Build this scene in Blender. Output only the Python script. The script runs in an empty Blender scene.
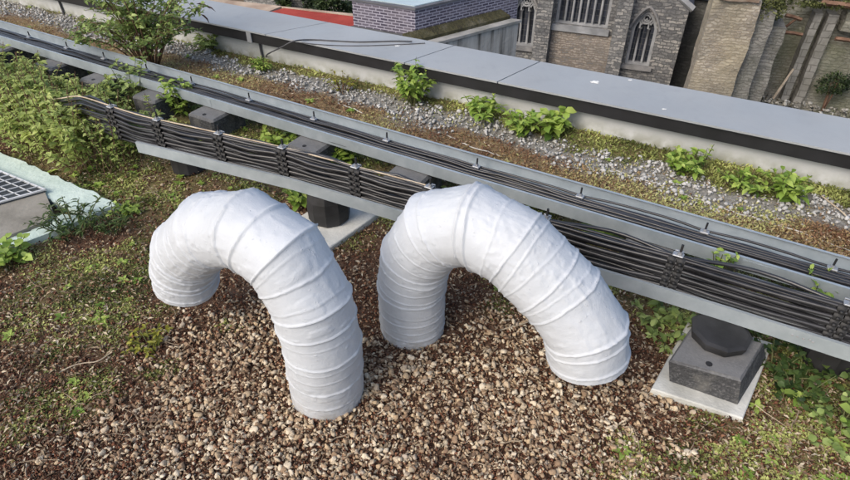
import bpy, math, random
import numpy as np
from mathutils import Vector, noise as mnoise
from mathutils.geometry import tessellate_polygon

# ------------------------------------------------------------------ scene, camera, light
scene = bpy.context.scene
F, PIT, CAMH = 585.0, math.radians(38.0), 1.65          # focal length in pixels of an 850 px wide frame
cam_data = bpy.data.cameras.new('camera')
cam_data.sensor_width = 36.0
cam_data.lens = 36.0 * F / 850.0
cam_data.clip_start = 0.05
cam_data.clip_end = 2000.0
cam = bpy.data.objects.new('camera', cam_data)
scene.collection.objects.link(cam)
cam.location = (0, 0, CAMH)
cam.rotation_euler = (math.pi / 2 - PIT, 0, 0)
scene.camera = cam

SUN_EL, SUN_AZ = math.radians(41), math.radians(228)     # azimuth clockwise from +Y: light comes from behind left
world = bpy.data.worlds.new('World'); scene.world = world
world.use_nodes = True
wn = world.node_tree; wn.nodes.clear()
sky = wn.nodes.new('ShaderNodeTexSky'); sky.sky_type = 'NISHITA'; sky.sun_disc = False
sky.sun_elevation = SUN_EL; sky.sun_rotation = SUN_AZ
sky.air_density = 1.0; sky.dust_density = 3.5; sky.ozone_density = 1.0
bg = wn.nodes.new('ShaderNodeBackground'); bg.inputs['Strength'].default_value = 0.15
wo = wn.nodes.new('ShaderNodeOutputWorld')
wn.links.new(sky.outputs[0], bg.inputs[0]); wn.links.new(bg.outputs[0], wo.inputs[0])
sd = bpy.data.lights.new('sun', 'SUN'); sd.energy = 1.0; sd.angle = math.radians(35); sd.color = (1.0, 0.95, 0.87)
sun = bpy.data.objects.new('sun', sd); scene.collection.objects.link(sun)
sdir = Vector((math.sin(SUN_AZ) * math.cos(SUN_EL), math.cos(SUN_AZ) * math.cos(SUN_EL), math.sin(SUN_EL)))
sun.rotation_euler = sdir.to_track_quat('Z', 'Y').to_euler()
scene.view_settings.view_transform = 'Standard'
scene.view_settings.look = 'None'
scene.view_settings.exposure = 0.72
scene.view_settings.gamma = 1.0
scene.view_settings.use_curve_mapping = False
scene.render.engine = 'CYCLES'
scene.cycles.max_bounces = 6

rng = np.random.default_rng(7)
random.seed(7)
col = scene.collection

# ------------------------------------------------------------------ survey helpers (pixel of the photo -> real place)
def ray(px, py):
    x = (px - 425) / F; v = (240 - py) / F
    return Vector((x, math.cos(PIT) + v * math.sin(PIT), -math.sin(PIT) + v * math.cos(PIT)))
def P(px, py, z=0.0):
    d = ray(px, py); t = (z - CAMH) / d.z
    return Vector((d.x * t, d.y * t, z))
UX, UY = 0.8643, -0.5030          # direction of the cable trays, to the right and nearer
def SN(s, n, z=0.0):
    return Vector((s * UX - n * UY, s * UY + n * UX, z))
def toSN(p):
    return (p[0] * UX + p[1] * UY, -p[0] * UY + p[1] * UX)

# ------------------------------------------------------------------ value noise
def vnoise(x, y, seed=0):
    xi = np.floor(x).astype(np.int64); yi = np.floor(y).astype(np.int64)
    fx = x - xi; fy = y - yi
    fx = fx * fx * (3 - 2 * fx); fy = fy * fy * (3 - 2 * fy)
    def h(a, b):
        n = (a * 374761393 + b * 668265263 + seed * 974634777) & 0x7fffffff
        n = ((n ^ (n >> 13)) * 1274126177) & 0x7fffffff
        return ((n ^ (n >> 16)) & 0xffff) / 65535.0
    return (h(xi, yi) * (1 - fx) + h(xi + 1, yi) * fx) * (1 - fy) + (h(xi, yi + 1) * (1 - fx) + h(xi + 1, yi + 1) * fx) * fy
def fbm(x, y, seed=0, o=4):
    r = 0; a = 0.5; t = 0
    for k in range(o):
        r = r + a * vnoise(x * 2 ** k, y * 2 ** k, seed + k * 17); t += a; a *= 0.5
    return r / t
def sstep(a, b, x):
    t = np.clip((x - a) / (b - a), 0, 1); return t * t * (3 - 2 * t)

# ------------------------------------------------------------------ object helpers
def tag(o, label=None, cat=None, group=None, kind=None):
    if label: o['label'] = label
    if cat: o['category'] = cat
    if group: o['group'] = group
    if kind: o['kind'] = kind
    return o
def empty(name, loc, label, cat, group=None):
    o = bpy.data.objects.new(name, None); col.objects.link(o); o.location = loc
    o.empty_display_size = 0.1
    return tag(o, label, cat, group)
def copy_tree(o, parent=None):
    c = o.copy(); col.objects.link(c); c.parent = parent
    for ch in list(o.children): copy_tree(ch, c)
    return c

class MB:
    """collects shapes in world coordinates, then links them as one mesh object"""
    def __init__(self): self.v = []; self.f = []; self.t = []; self.n = 0
    def add(self, v, f, tone=None):
        v = [tuple(p) for p in v]
        self.f += [tuple(i + self.n for i in q) for q in f]
        self.t += [0.5 if tone is None else tone] * len(v)
        self.v += v; self.n += len(v)
    def box(self, c, sx, sy, sz, ang=0.0, bev=0.0, taper=1.0):
        ca, sa = math.cos(ang), math.sin(ang)
        def w(x, y, z): return (c[0] + x * ca - y * sa, c[1] + x * sa + y * ca, c[2] + z)
        if bev <= 0:
            lev = [(-sz / 2, 0, 1.0), (sz / 2, 0, taper)]
        else:
            lev = [(-sz / 2, bev, 1.0), (-sz / 2 + bev, 0, 1.0), (sz / 2 - bev, 0, taper), (sz / 2, bev, taper)]
        vs = []; m = 0
        for z, ins, k in lev:
            hx, hy = sx / 2 * k - ins, sy / 2 * k - ins
            b = bev
            if bev > 0:
                ring = [(-hx + b, -hy), (hx - b, -hy), (hx, -hy + b), (hx, hy - b), (hx - b, hy), (-hx + b, hy), (-hx, hy - b), (-hx, -hy + b)]
            else:
                ring = [(-hx, -hy), (hx, -hy), (hx, hy), (-hx, hy)]
            m = len(ring)
            vs += [w(x, y, z) for x, y in ring]
        fs = [tuple(reversed(range(m)))]
        for l in range(len(lev) - 1):
            for i in range(m):
                j = (i + 1) % m
                fs.append((l * m + i, l * m + j, (l + 1) * m + j, (l + 1) * m + i))
        fs.append(tuple((len(lev) - 1) * m + i for i in range(m)))
        self.add(vs, fs)
    def prism(self, poly, z0, z1):
        """poly: list of (x, y) counter-clockwise"""
        m = len(poly)
        a = sum(poly[i][0] * poly[(i + 1) % m][1] - poly[(i + 1) % m][0] * poly[i][1] for i in range(m))
        if a < 0: poly = poly[::-1]
        vs = [(x, y, z0) for x, y in poly] + [(x, y, z1) for x, y in poly]
        fs = [tuple(reversed(range(m))), tuple(range(m, 2 * m))]
        fs += [(i, (i + 1) % m, m + (i + 1) % m, m + i) for i in range(m)]
        self.add(vs, fs)
    def tube(self, path, r, seg=8, caps=True):
        path = [Vector(p) for p in path]; m = len(path); vs = []; fs = []
        up = Vector((0, 0, 1))
        for i, p in enumerate(path):
            d = (path[min(i + 1, m - 1)] - path[max(i - 1, 0)])
            d = d.normalized() if d.length > 1e-9 else Vector((0, 0, 1))
            a = d.cross(up)
            if a.length < 0.05: a = d.cross(Vector((1, 0, 0)))
            a.normalize(); b = a.cross(d)
            rr = r[i] if isinstance(r, (list, tuple)) else r
            for k in range(seg):
                t = 2 * math.pi * k / seg
                vs.append(p + a * (math.cos(t) * rr) + b * (math.sin(t) * rr))
        for i in range(m - 1):
            for k in range(seg):
                k2 = (k + 1) % seg
                fs.append((i * seg + k, i * seg + k2, (i + 1) * seg + k2, (i + 1) * seg + k))
        if caps:
            fs.append(tuple(range(seg))); fs.append(tuple(reversed([(m - 1) * seg + k for k in range(seg)])))
        self.add(vs, fs)
    def lathe(self, c, prof, seg=16):
        """prof: list of (radius, z)"""
        vs = []; fs = []; m = len(prof)
        for r, z in prof:
            for k in range(seg):
                t = 2 * math.pi * (k + .5) / seg
                vs.append((c[0] + r * math.cos(t), c[1] + r * math.sin(t), c[2] + z))
        for i in range(m - 1):
            for k in range(seg):
                k2 = (k + 1) % seg
                fs.append((i * seg + k, i * seg + k2, (i + 1) * seg + k2, (i + 1) * seg + k))
        fs.append(tuple(reversed(range(seg)))); fs.append(tuple((m - 1) * seg + k for k in range(seg)))
        self.add(vs, fs)
    def build(self, name, mat, parent=None, smooth=False):
        return mesh_obj(name, self.v, self.f, mat, parent, smooth, self.t)

def root_loc(o):
    l = Vector((0, 0, 0))
    while o is not None: l += Vector(o.location); o = o.parent
    return l
def mesh_obj(name, v, f, mat, parent=None, smooth=False, tone=None):
    me = bpy.data.meshes.new(name)
    if parent is not None:
        l = root_loc(parent)
        v = [(p[0] - l.x, p[1] - l.y, p[2] - l.z) for p in v]
    me.from_pydata(v, [], f)
    finish(me, mat, smooth, tone)
    o = bpy.data.objects.new(name, me); col.objects.link(o)
    if parent is not None: o.parent = parent
    return o
def finish(me, mat, smooth, tone):
    if tone is not None:
        at = me.attributes.new('tone', 'FLOAT', 'POINT')
        at.data.foreach_set('value', np.asarray(tone, dtype=np.float32))
    if mat: me.materials.append(mat)
    if smooth: me.polygons.foreach_set('use_smooth', [True] * len(me.polygons))
    me.update()
def np_mesh(name, V, Fq, mat, parent=None, smooth=False, tone=None, extra=None):
    """V (n,3), Fq (m,k) numpy arrays"""
    me = bpy.data.meshes.new(name)
    V = np.asarray(V, dtype=np.float32)
    if parent is not None:
        l = root_loc(parent); V = V - np.array([l.x, l.y, l.z], dtype=np.float32)
    k = Fq.shape[1]
    me.vertices.add(len(V)); me.vertices.foreach_set('co', V.ravel())
    me.loops.add(Fq.size); me.loops.foreach_set('vertex_index', Fq.ravel().astype(np.int32))
    me.polygons.add(len(Fq)); me.polygons.foreach_set('loop_start', np.arange(0, Fq.size, k, dtype=np.int32))
    me.update(calc_edges=True); me.validate()
    if extra:
        for nm, arr in extra.items():
            at = me.attributes.new(nm, 'FLOAT', 'POINT'); at.data.foreach_set('value', arr.astype(np.float32))
    finish(me, mat, smooth, tone)
    o = bpy.data.objects.new(name, me); col.objects.link(o)
    if parent is not None: o.parent = parent
    return o

# ------------------------------------------------------------------ materials
class NT:
    def __init__(self, name, rough=0.8, metal=0.0, spec=0.3):
        self.m = bpy.data.materials.new(name); self.m.use_nodes = True
        self.t = self.m.node_tree; self.b = self.t.nodes['Principled BSDF']
        self.b.inputs['Roughness'].default_value = rough
        self.b.inputs['Metallic'].default_value = metal
        self.b.inputs['Specular IOR Level'].default_value = spec
        self.co = self.n('ShaderNodeTexCoord').outputs['Object']
    def n(self, t, **kw):
        o = self.t.nodes.new(t)
        for k, v in kw.items(): setattr(o, k, v)
        return o
    def l(self, a, b): self.t.links.new(a, b)
    def noise(self, scale, detail=4, rough=0.55, vec=None, dist=0.0):
        o = self.n('ShaderNodeTexNoise'); o.inputs['Scale'].default_value = scale
        o.inputs['Detail'].default_value = detail; o.inputs['Roughness'].default_value = rough
        o.inputs['Distortion'].default_value = dist
        self.l(vec or self.co, o.inputs['Vector']); return o.outputs[0]
    def scaled(self, sx, sy, sz, vec=None):
        o = self.n('ShaderNodeMapping'); o.inputs['Scale'].default_value = (sx, sy, sz)
        self.l(vec or self.co, o.inputs[0]); return o.outputs[0]
    def ramp(self, fac, stops, interp='LINEAR'):
        o = self.n('ShaderNodeValToRGB'); o.color_ramp.interpolation = interp
        e = o.color_ramp.elements
        while len(e) < len(stops): e.new(0.5)
        for k, (p, c) in enumerate(stops):
            e[k].position = p; e[k].color = (c[0], c[1], c[2], 1) if not isinstance(c, (int, float)) else (c, c, c, 1)
        self.l(fac, o.inputs[0]); return o.outputs[0]
    def mix(self, fac, a, b, mode='MIX'):
        o = self.n('ShaderNodeMix', data_type='RGBA', blend_type=mode)
        for k, x in ((0, fac), (6, a), (7, b)):
            if isinstance(x, (int, float)): o.inputs[k].default_value = x
            elif isinstance(x, tuple): o.inputs[k].default_value = (*x[:3], 1)
            else: self.l(x, o.inputs[k])
        return o.outputs[2]
    def math(self, op, a, b=0.0, clamp=False):
        o = self.n('ShaderNodeMath', operation=op, use_clamp=clamp)
        for k, x in ((0, a), (1, b)):
            if isinstance(x, (int, float)): o.inputs[k].default_value = x
            else: self.l(x, o.inputs[k])
        return o.outputs[0]
    def attr(self, name='tone'):
        return self.n('ShaderNodeAttribute', attribute_name=name).outputs['Fac']
    def color(self, c):
        if isinstance(c, tuple): self.b.inputs['Base Color'].default_value = (*c, 1)
        else: self.l(c, self.b.inputs['Base Color'])
    def bump(self, h, dist=0.002, strength=1.0):
        o = self.n('ShaderNodeBump'); o.inputs['Distance'].default_value = dist; o.inputs['Strength'].default_value = strength
        self.l(h, o.inputs['Height']); self.l(o.outputs[0], self.b.inputs['Normal'])
    def rough(self, v): self.l(v, self.b.inputs['Roughness'])

def mottled(name, c0, c1, scale, rough=0.8, bump=0.001, bscale=None, metal=0.0, detail=5, lo=0.35, hi=0.65, spec=0.3):
    m = NT(name, rough, metal, spec)
    m.color(m.ramp(m.noise(scale, detail), [(lo, c0), (hi, c1)]))
    if bump: m.bump(m.noise(bscale or scale * 6, 4), bump)
    return m.m

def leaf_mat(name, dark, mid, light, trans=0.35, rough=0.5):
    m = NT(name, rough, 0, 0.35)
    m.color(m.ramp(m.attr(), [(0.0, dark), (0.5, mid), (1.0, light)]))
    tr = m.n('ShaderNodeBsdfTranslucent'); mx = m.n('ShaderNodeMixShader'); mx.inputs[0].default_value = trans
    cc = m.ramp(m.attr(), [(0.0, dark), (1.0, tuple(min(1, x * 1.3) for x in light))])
    m.l(cc, tr.inputs[0]); m.l(m.b.outputs[0], mx.inputs[1]); m.l(tr.outputs[0], mx.inputs[2])
    out = [x for x in m.t.nodes if x.type == 'OUTPUT_MATERIAL'][0]
    m.l(mx.outputs[0], out.inputs[0]); return m.m

def masonry(name, ang, stones, mortar, bw, bh, mort=0.02, distort=0.15, patch=None, rough=0.9, grime=(0.05, 0.05, 0.048), grime_amt=0.5, bump=0.02, ashlar=False):
    distort = distort if ashlar else distort * 2.2
    if not ashlar: mortar = tuple(.2 * a + .8 * b for a, b in zip(mortar, stones[1]))
    """courses of stone or brick on vertical walls whose run makes angle ang with X"""
    m = NT(name, rough, 0, 0.2)
    ca, sa = math.cos(ang), math.sin(ang)
    d = m.n('ShaderNodeVectorMath', operation='DOT_PRODUCT'); m.l(m.co, d.inputs[0]); d.inputs[1].default_value = (ca - sa, sa + ca, 0)
    sep = m.n('ShaderNodeSeparateXYZ'); m.l(m.co, sep.inputs[0])
    cmb = m.n('ShaderNodeCombineXYZ'); m.l(d.outputs['Value'], cmb.inputs[0]); m.l(sep.outputs[2], cmb.inputs[1])
    nz = m.n('ShaderNodeTexNoise'); nz.inputs['Scale'].default_value = 1.0 / bw * 0.9; nz.inputs['Detail'].default_value = 3; m.l(m.co, nz.inputs['Vector'])
    sc = m.n('ShaderNodeVectorMath', operation='MULTIPLY_ADD'); m.l(nz.outputs['Color'], sc.inputs[0])
    sc.inputs[1].default_value = (distort * bw * 2, distort * bw * 1.2, 0); m.l(cmb.outputs[0], sc.inputs[2])
    if True:
        br = m.n('ShaderNodeTexBrick'); m.l(sc.outputs[0], br.inputs['Vector'])
        br.inputs['Scale'].default_value = 1.0; br.inputs['Brick Width'].default_value = bw; br.inputs['Row Height'].default_value = bh
        br.inputs['Mortar Size'].default_value = mort; br.inputs['Mortar Smooth'].default_value = 0.3
        br.inputs['Color1'].default_value = (0, 0, 0, 1); br.inputs['Color2'].default_value = (1, 1, 1, 1); br.inputs['Mortar'].default_value = (0.5, 0.5, 0.5, 1)
        cellv, mfac = br.outputs['Color'], br.outputs['Fac']
    n1 = m.noise(1.0 / bw * 2.5, 4, .65)
    v = m.math('ADD', m.math('MULTIPLY', cellv, 0.42), m.math('MULTIPLY', n1, 0.62))
    stones = [tuple(x * .72 + .28 * sum(q) / 3 for x in q) for q in stones]
    k = len(stones)
    c = m.ramp(v, [(0.12 + 0.76 * i / (k - 1), s) for i, s in enumerate(stones)])
    c = m.mix(br.outputs['Fac'], c, mortar)
    if patch:
        c = m.mix(m.ramp(m.noise(0.35, 4), [(0.45, 0.0), (0.6, 1.0)]), c, m.mix(0.6, c, patch))
    c = m.mix(m.ramp(m.noise(.55, 5, .7), [(.45, 0.0), (.7, .55)]), c, m.mix(.5, c, (.34, .33, .31)))
    g = m.ramp(m.noise(0.9, 7, 0.65), [(0.42, 0.0), (0.68, 1.0)])
    g = m.math('MULTIPLY', g, grime_amt)
    c = m.mix(g, c, grime)
    m.color(c)
    h = m.math('ADD', m.math('MULTIPLY', br.outputs['Fac'], -1.0), m.math('MULTIPLY', m.noise(9, 5), 0.8))
    m.bump(h, bump)
    return m.m

# leaves / stones ---------------------------------------------------
def frames(d, roll=None):
    d = d / np.linalg.norm(d, axis=1, keepdims=True)
    up = np.tile(np.array([0., 0., 1.]), (len(d), 1))
    near = np.abs(d[:, 2]) > 0.95
    up[near] = [1., 0., 0.]
    x = np.cross(d, up); x /= np.linalg.norm(x, axis=1, keepdims=True)
    z = np.cross(x, d)
    if roll is not None:
        c = np.cos(roll)[:, None]; s = np.sin(roll)[:, None]
        x, z = x * c + z * s, z * c - x * s
    return x, d, z
LEAF_T = np.array([(0, 0, 0), (-.42, .28, .10), (0, .30, 0), (.42, .28, .10), (-.46, .62, .04), (0, .64, -.05), (.46, .62, .04), (0, 1.0, -.22)])
LEAF_F = np.array([(0, 2, 1, 1), (0, 3, 2, 2), (1, 2, 5, 4), (2, 3, 6, 5), (4, 5, 7, 7), (5, 6, 7, 7)])
LEAF_TRI = np.array([(0, 2, 1), (0, 3, 2), (1, 2, 5), (1, 5, 4), (2, 3, 6), (2, 6, 5), (4, 5, 7), (5, 6, 7)])
def leaves(pos, d, length, width, roll=None, curl=1.0):
    n = len(pos)
    x, y, z = frames(d, roll)
    T = LEAF_T
    L = np.asarray(length)[:, None, None]; W = np.asarray(width)[:, None, None]
    V = pos[:, None, :] + x[:, None, :] * (T[None, :, 0:1] * W) + y[:, None, :] * (T[None, :, 1:2] * L) + z[:, None, :] * (T[None, :, 2:3] * L * curl)
    Fc = (LEAF_TRI[None] + (np.arange(n) * len(T))[:, None, None]).reshape(-1, 3)
    return V.reshape(-1, 3), Fc
def leaf_obj(name, pos, d, length, width, mat, parent=None, tone=None, roll=None, curl=1.0):
    V, Fc = leaves(pos, d, length, width, roll, curl)
    if tone is None: tone = rng.random(len(pos))
    return np_mesh(name, V, Fc, mat, parent, False, np.repeat(tone, len(LEAF_T)))

import bmesh
def ico(sub):
    if sub == 0:
        return (np.array([(1, 0, 0), (0, 1, 0), (-1, 0, 0), (0, -1, 0), (0, 0, 1), (0, 0, -1.)]), np.array([(0, 1, 4), (1, 2, 4), (2, 3, 4), (3, 0, 4), (1, 0, 5), (2, 1, 5), (3, 2, 5), (0, 3, 5)]))
    bm = bmesh.new(); bmesh.ops.create_icosphere(bm, subdivisions=sub, radius=1.0)
    v = np.array([x.co[:] for x in bm.verts]); f = np.array([[y.index for y in x.verts] for x in bm.faces]); bm.free()
    return v, f
def stones(name, pos, size, mat, sub=1, flat=(0.45, 0.8), tone=None, jag=0.22, smooth=True, parent=None, tilt=0.5):
    n = len(pos); T, Fi = ico(sub)
    variants = []
    for k in range(14):
        r = np.random.default_rng(100 + k)
        w = T.copy()
        for q in range(8):                       # chop flats into the sphere so stones are angular
            dd = r.normal(size=3); dd /= np.linalg.norm(dd)
            lim = r.uniform(0.35, 0.72); pr = w @ dd
            w = w - np.outer(np.maximum(pr - lim, 0), dd)
        w *= 1 + r.uniform(-jag, jag, (len(w), 1)) * 0.5
        variants.append(w)
    VV = np.array(variants)[rng.integers(0, 14, n)]
    sc = np.stack([np.ones(n), rng.uniform(0.6, 0.95, n), rng.uniform(*flat, n)], 1) * np.asarray(size)[:, None] * 0.5
    VV = VV * sc[:, None, :]
    a = rng.uniform(0, 2 * np.pi, n); tx = rng.normal(0, tilt, n); ty = rng.normal(0, tilt, n)
    def rot(V, i, j, ang):
        c = np.cos(ang)[:, None]; s = np.sin(ang)[:, None]
        vi = V[:, :, i] * c - V[:, :, j] * s; vj = V[:, :, i] * s + V[:, :, j] * c
        V = V.copy(); V[:, :, i] = vi; V[:, :, j] = vj; return V
    VV = rot(rot(rot(VV, 1, 2, tx), 0, 2, ty), 0, 1, a)
    V = (VV + pos[:, None, :]).reshape(-1, 3)
    Fc = (Fi[None] + (np.arange(n) * len(T))[:, None, None]).reshape(-1, 3)
    if tone is None: tone = rng.random(n)
    return np_mesh(name, V, Fc, mat, parent, smooth, np.repeat(tone, len(T)))

# ------------------------------------------------------------------ the ground cover map, in roof coordinates
def blobs(lst, x, y):
    r = np.zeros_like(x)
    for (px, py, rad, w) in lst:
        c = P(px, py)
        q = w * np.exp(-((x - c.x) ** 2 + (y - c.y) ** 2) / (rad * rad))
        r = np.maximum(r, q)
    return r
PEB = [(420, 440, .42, 1), (300, 450, .35, 1), (200, 440, .28, .8), (120, 425, .16, .4), (60, 460, .10, .25), (240, 350, .24, .8), (190, 340, .2, .55), (500, 400, .3, .85),
       (540, 340, .2, .85), (500, 330, .13, .7), (600, 430, .24, .75), (665, 400, .12, .5), (680, 450, .12, .4), (380, 400, .25, .9), (640, 395, .14, .6), (350, 470, .3, 1), (500, 475, .3, .9)]
GRN = [(60, 290, .24, .8), (150, 270, .18, .7), (30, 330, .2, .7), (110, 310, .22, .8), (60, 345, .14, .6), (230, 320, .08, .5), (80, 400, .14, .5), (20, 420, .14, .5), (640, 470, .14, .6), (700, 430, .12, .6), (160, 370, .08, .4), (330, 300, .10, .4), (500, 310, .08, .6), (735, 440, .14, .9), (60, 205, .3, .8), (180, 180, .4, .85), (260, 185, .3, .9), (340, 200, .2, .8), (120, 165, .4, .95),
       (40, 170, .3, .9), (810, 460, .3, 1), (760, 470, .22, .9), (830, 410, .25, 1), (800, 380, .22, 1), (700, 330, .15, .6), (660, 320, .14, .7), (560, 270, .3, .6), (620, 475, .1, .5), (20, 250, .2, .6),
       (160, 310, .08, .8), (300, 290, .15, .35), (350, 240, .12, .6), (0, 300, .2, .5), (130, 250, .12, .5), (690, 465, .12, .7), (290, 320, .1, .3)]
def fields(x, y):
    s, n = x * UX + y * UY, -x * UY + y * UX
    nz = fbm(x * 3.1, y * 3.1, 3) - .5
    nz2 = fbm(x * 9, y * 9, 11) - .5
    nj = n + nz * .12 + nz2 * .06
    near = 1 - sstep(1.72, 1.86, nj)
    peb = blobs(PEB, x, y) * near
    peb = np.clip(peb + nz * .7 + nz2 * .55, 0, 1) * sstep(.1, .25, peb)
    grn = blobs(GRN, x, y) * near
    grn = np.clip(grn * 1.35 + nz * 1.1 + nz2 * 1.0 - .10, 0, 1) * sstep(.05, .3, grn)
    mid = sstep(1.75, 1.9, nj) * (1 - sstep(2.33, 2.40, nj))
    sed = sstep(2.33, 2.40, nj) * (1 - sstep(2.80, 2.88, nj))
    gry = sstep(2.74, 2.88, nj + nz * .22 + nz2 * .12) * (1 - sstep(3.02, 3.12, nj + nz * .45))
    wal = sstep(2.98, 3.10, nj + nz * .45)
    grn = np.maximum(grn, mid * np.clip(.9 + nz * 1.2, 0, 1))
    return dict(s=s, n=n, peb=peb, grn=grn, sed=sed, gry=gry, wal=wal, near=near, mid=mid, nz=nz, nz2=nz2)
def gz(x, y):
    f = fbm(x * 2.2, y * 2.2, 41) - .5
    g = fbm(x * 14, y * 14, 43, 3) - .5
    return f * .03 + g * .012

def scatter(n, x0, x1, y0, y1):
    return rng.uniform(x0, x1, n), rng.uniform(y0, y1, n)
def pscatter(n):
    """ground positions thinning out with distance"""
    px = rng.uniform(-110, 960, n); py = rng.uniform(-70, 570, n)
    x = (px - 425) / F; v = (240 - py) / F
    dy = math.cos(PIT) + v * math.sin(PIT); dz = -math.sin(PIT) + v * math.cos(PIT); t = -CAMH / dz
    return x * t, dy * t
def inview(x, y, z=0.0, margin=60):
    zz = z - CAMH
    f = y * math.cos(PIT) - zz * math.sin(PIT); u = y * math.sin(PIT) + zz * math.cos(PIT)
    px = 425 + F * x / f; py = 240 - F * u / f
    return (px > -margin) & (px < 850 + margin) & (py > -margin) & (py < 480 + margin)

# ------------------------------------------------------------------ SETTING: roof deck, ground, street
EDGE = [(.0, 0)]
m = NT('soil', 0.95, 0, 0.15)
base = m.ramp(m.noise(22, 6, .7), [(.30, (.05, .03, .02)), (.5, (.115, .068, .044)), (.72, (.20, .13, .09))])
base = m.mix(m.math('MULTIPLY', m.attr('green'), m.ramp(m.noise(60, 4), [(.35, .35), (.65, 1.0)])), base, m.ramp(m.noise(35, 5), [(.3, (.12, .11, .04)), (.7, (.28, .26, .11))]))
base = m.mix(m.attr('sedum'), base, m.ramp(m.noise(26, 6, .7), [(.3, (.13, .085, .05)), (.5, (.24, .165, .09)), (.7, (.24, .22, .10))]))
base = m.mix(m.attr('grey'), base, m.ramp(m.noise(40, 5, .7), [(.3, (.16, .15, .13)), (.7, (.32, .31, .28))]))
m.color(base); m.bump(m.noise(70, 5, .7), 0.01)
SOIL = m.m
asph = mottled('asphalt', (.045, .045, .047), (.065, .064, .062), 0.8, 0.9, .004, 30)
xs = np.arange(-7.0, 5.2, 0.028); ys = np.arange(0.3, 8.2, 0.028)
gx, gy = np.meshgrid(xs, ys)
fl = fields(gx.ravel(), gy.ravel())
keep = fl['n'] < 3.30
V = np.stack([gx.ravel(), gy.ravel(), gz(gx.ravel(), gy.ravel())], 1)
idx = np.arange(gx.size).reshape(gx.shape)
Q = np.stack([idx[:-1, :-1], idx[:-1, 1:], idx[1:, 1:], idx[1:, :-1]], -1).reshape(-1, 4)
Q = Q[keep[Q].all(axis=1)]
used = np.unique(Q); remap = -np.ones(gx.size, dtype=np.int64); remap[used] = np.arange(len(used))
green = np.clip(np.maximum(fl['grn'], fl['wal']), 0, 1)
ground = np_mesh('roof_soil', V[used], remap[Q], SOIL, None, True, None, dict(green=green[used], sedum=fl['sed'][used], grey=np.clip(fl['gry'], 0, 1)[used]))
tag(ground, kind='structure')
mb = MB()                       # roof deck under and round it
def roofpoly(s0, s1, n0, n1): return [tuple(SN(s, n)[:2]) for s, n in ((s0, n0), (s1, n0), (s1, n1), (s0, n1))]
mb.prism(roofpoly(-16, 12, -7, 3.40), -.35, -.06)
tag(mb.build('roof_deck', mottled('roof_felt', (.06, .05, .04), (.11, .09, .06), 3, .9, .01, 20)), kind='structure')
mb = MB(); mb.v = [(-700, -300, -15), (700, -300, -15), (700, 1200, -15), (-700, 1200, -15)]; mb.f = [(0, 1, 2, 3)]; mb.t = [.5] * 4
tag(mb.build('street_ground', asph), kind='structure')
# body of the building we stand on
own = empty('flat_roofed_building', SN(-2, -2, -15), 'pale rendered building whose planted flat roof carries the ducts', 'building')
mb = MB(); mb.prism(roofpoly(-15.7, 11.7, -6.7, 3.36), -15, -.352)
mb.build('facade', mottled('facade_render', (.40, .40, .38), (.48, .47, .45), .7, .85, .003, 40), own)

# ------------------------------------------------------------------ PARAPET
PA = math.atan2(-.533, 1.0)                 # slightly turned against the trays
pu = Vector((math.cos(PA), math.sin(PA), 0)); pn = Vector((-pu.y, pu.x, 0))
PN0 = Vector((2.181, 2.52, 0)).dot(pn)       # inner wall face
def PP(a, b, z): return pu * a + pn * b + Vector((0, 0, z))
PH = .225
par = empty('parapet', PP(0, PN0, 0), 'low white rendered parapet with black edge band and grey coping behind the cable trays', 'parapet')
m = NT('white_render', .85, 0, .2)
c = m.ramp(m.noise(2.5, 6, .6), [(.3, (.42, .43, .42)), (.7, (.51, .52, .515))])
sepz = m.n('ShaderNodeSeparateXYZ'); m.l(m.co, sepz.inputs[0])
splash = m.math('MULTIPLY', m.ramp(sepz.outputs[2], [(.0, 1.0), (.09, 0.0)]), m.ramp(m.noise(14, 5), [(.35, 0.0), (.6, .8)]))
c = m.mix(splash, c, (.17, .17, .10)); m.color(c); m.bump(m.noise(60, 5), .0015)
def pbox(mb, a0, a1, b0, b1, z0, z1):
    mb.prism([tuple(PP(a, b, 0)[:2]) for a, b in ((a0, b0), (a1, b0), (a1, b1), (a0, b1))], z0, z1)
mb = MB(); pbox(mb, -14, 10, PN0, PN0 + .32, -.2, PH - .082)
mb.build('upstand', m.m, par)
mblack = mottled('black_flashing', (.010, .010, .011), (.018, .018, .020), 6, .55, .001, 30, spec=.4)
mb = MB(); pbox(mb, -14, 10, PN0 - .062, PN0 + .335, PH - .080, PH - .004)
mb.build('edge_band', mblack, par)
m = NT('coping_membrane', .45, 0, .4)
big = m.noise(1.3, 5, .6)
c = m.ramp(big, [(.3, (.262, .275, .282)), (.7, (.318, .332, .338))])
c = m.mix(m.ramp(m.noise(9, 7, .7), [(.55, 0.0), (.8, .55)]), c, (.22, .235, .25))
c = m.mix(m.ramp(m.noise(60, 2), [(.72, 0.0), (.85, .25)]), c, (.40, .41, .41))
m.color(c); m.bump(m.noise(25, 5), .0015); m.rough(m.ramp(m.noise(3, 5), [(.3, .35), (.7, .6)]))
COPE = m.m
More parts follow.
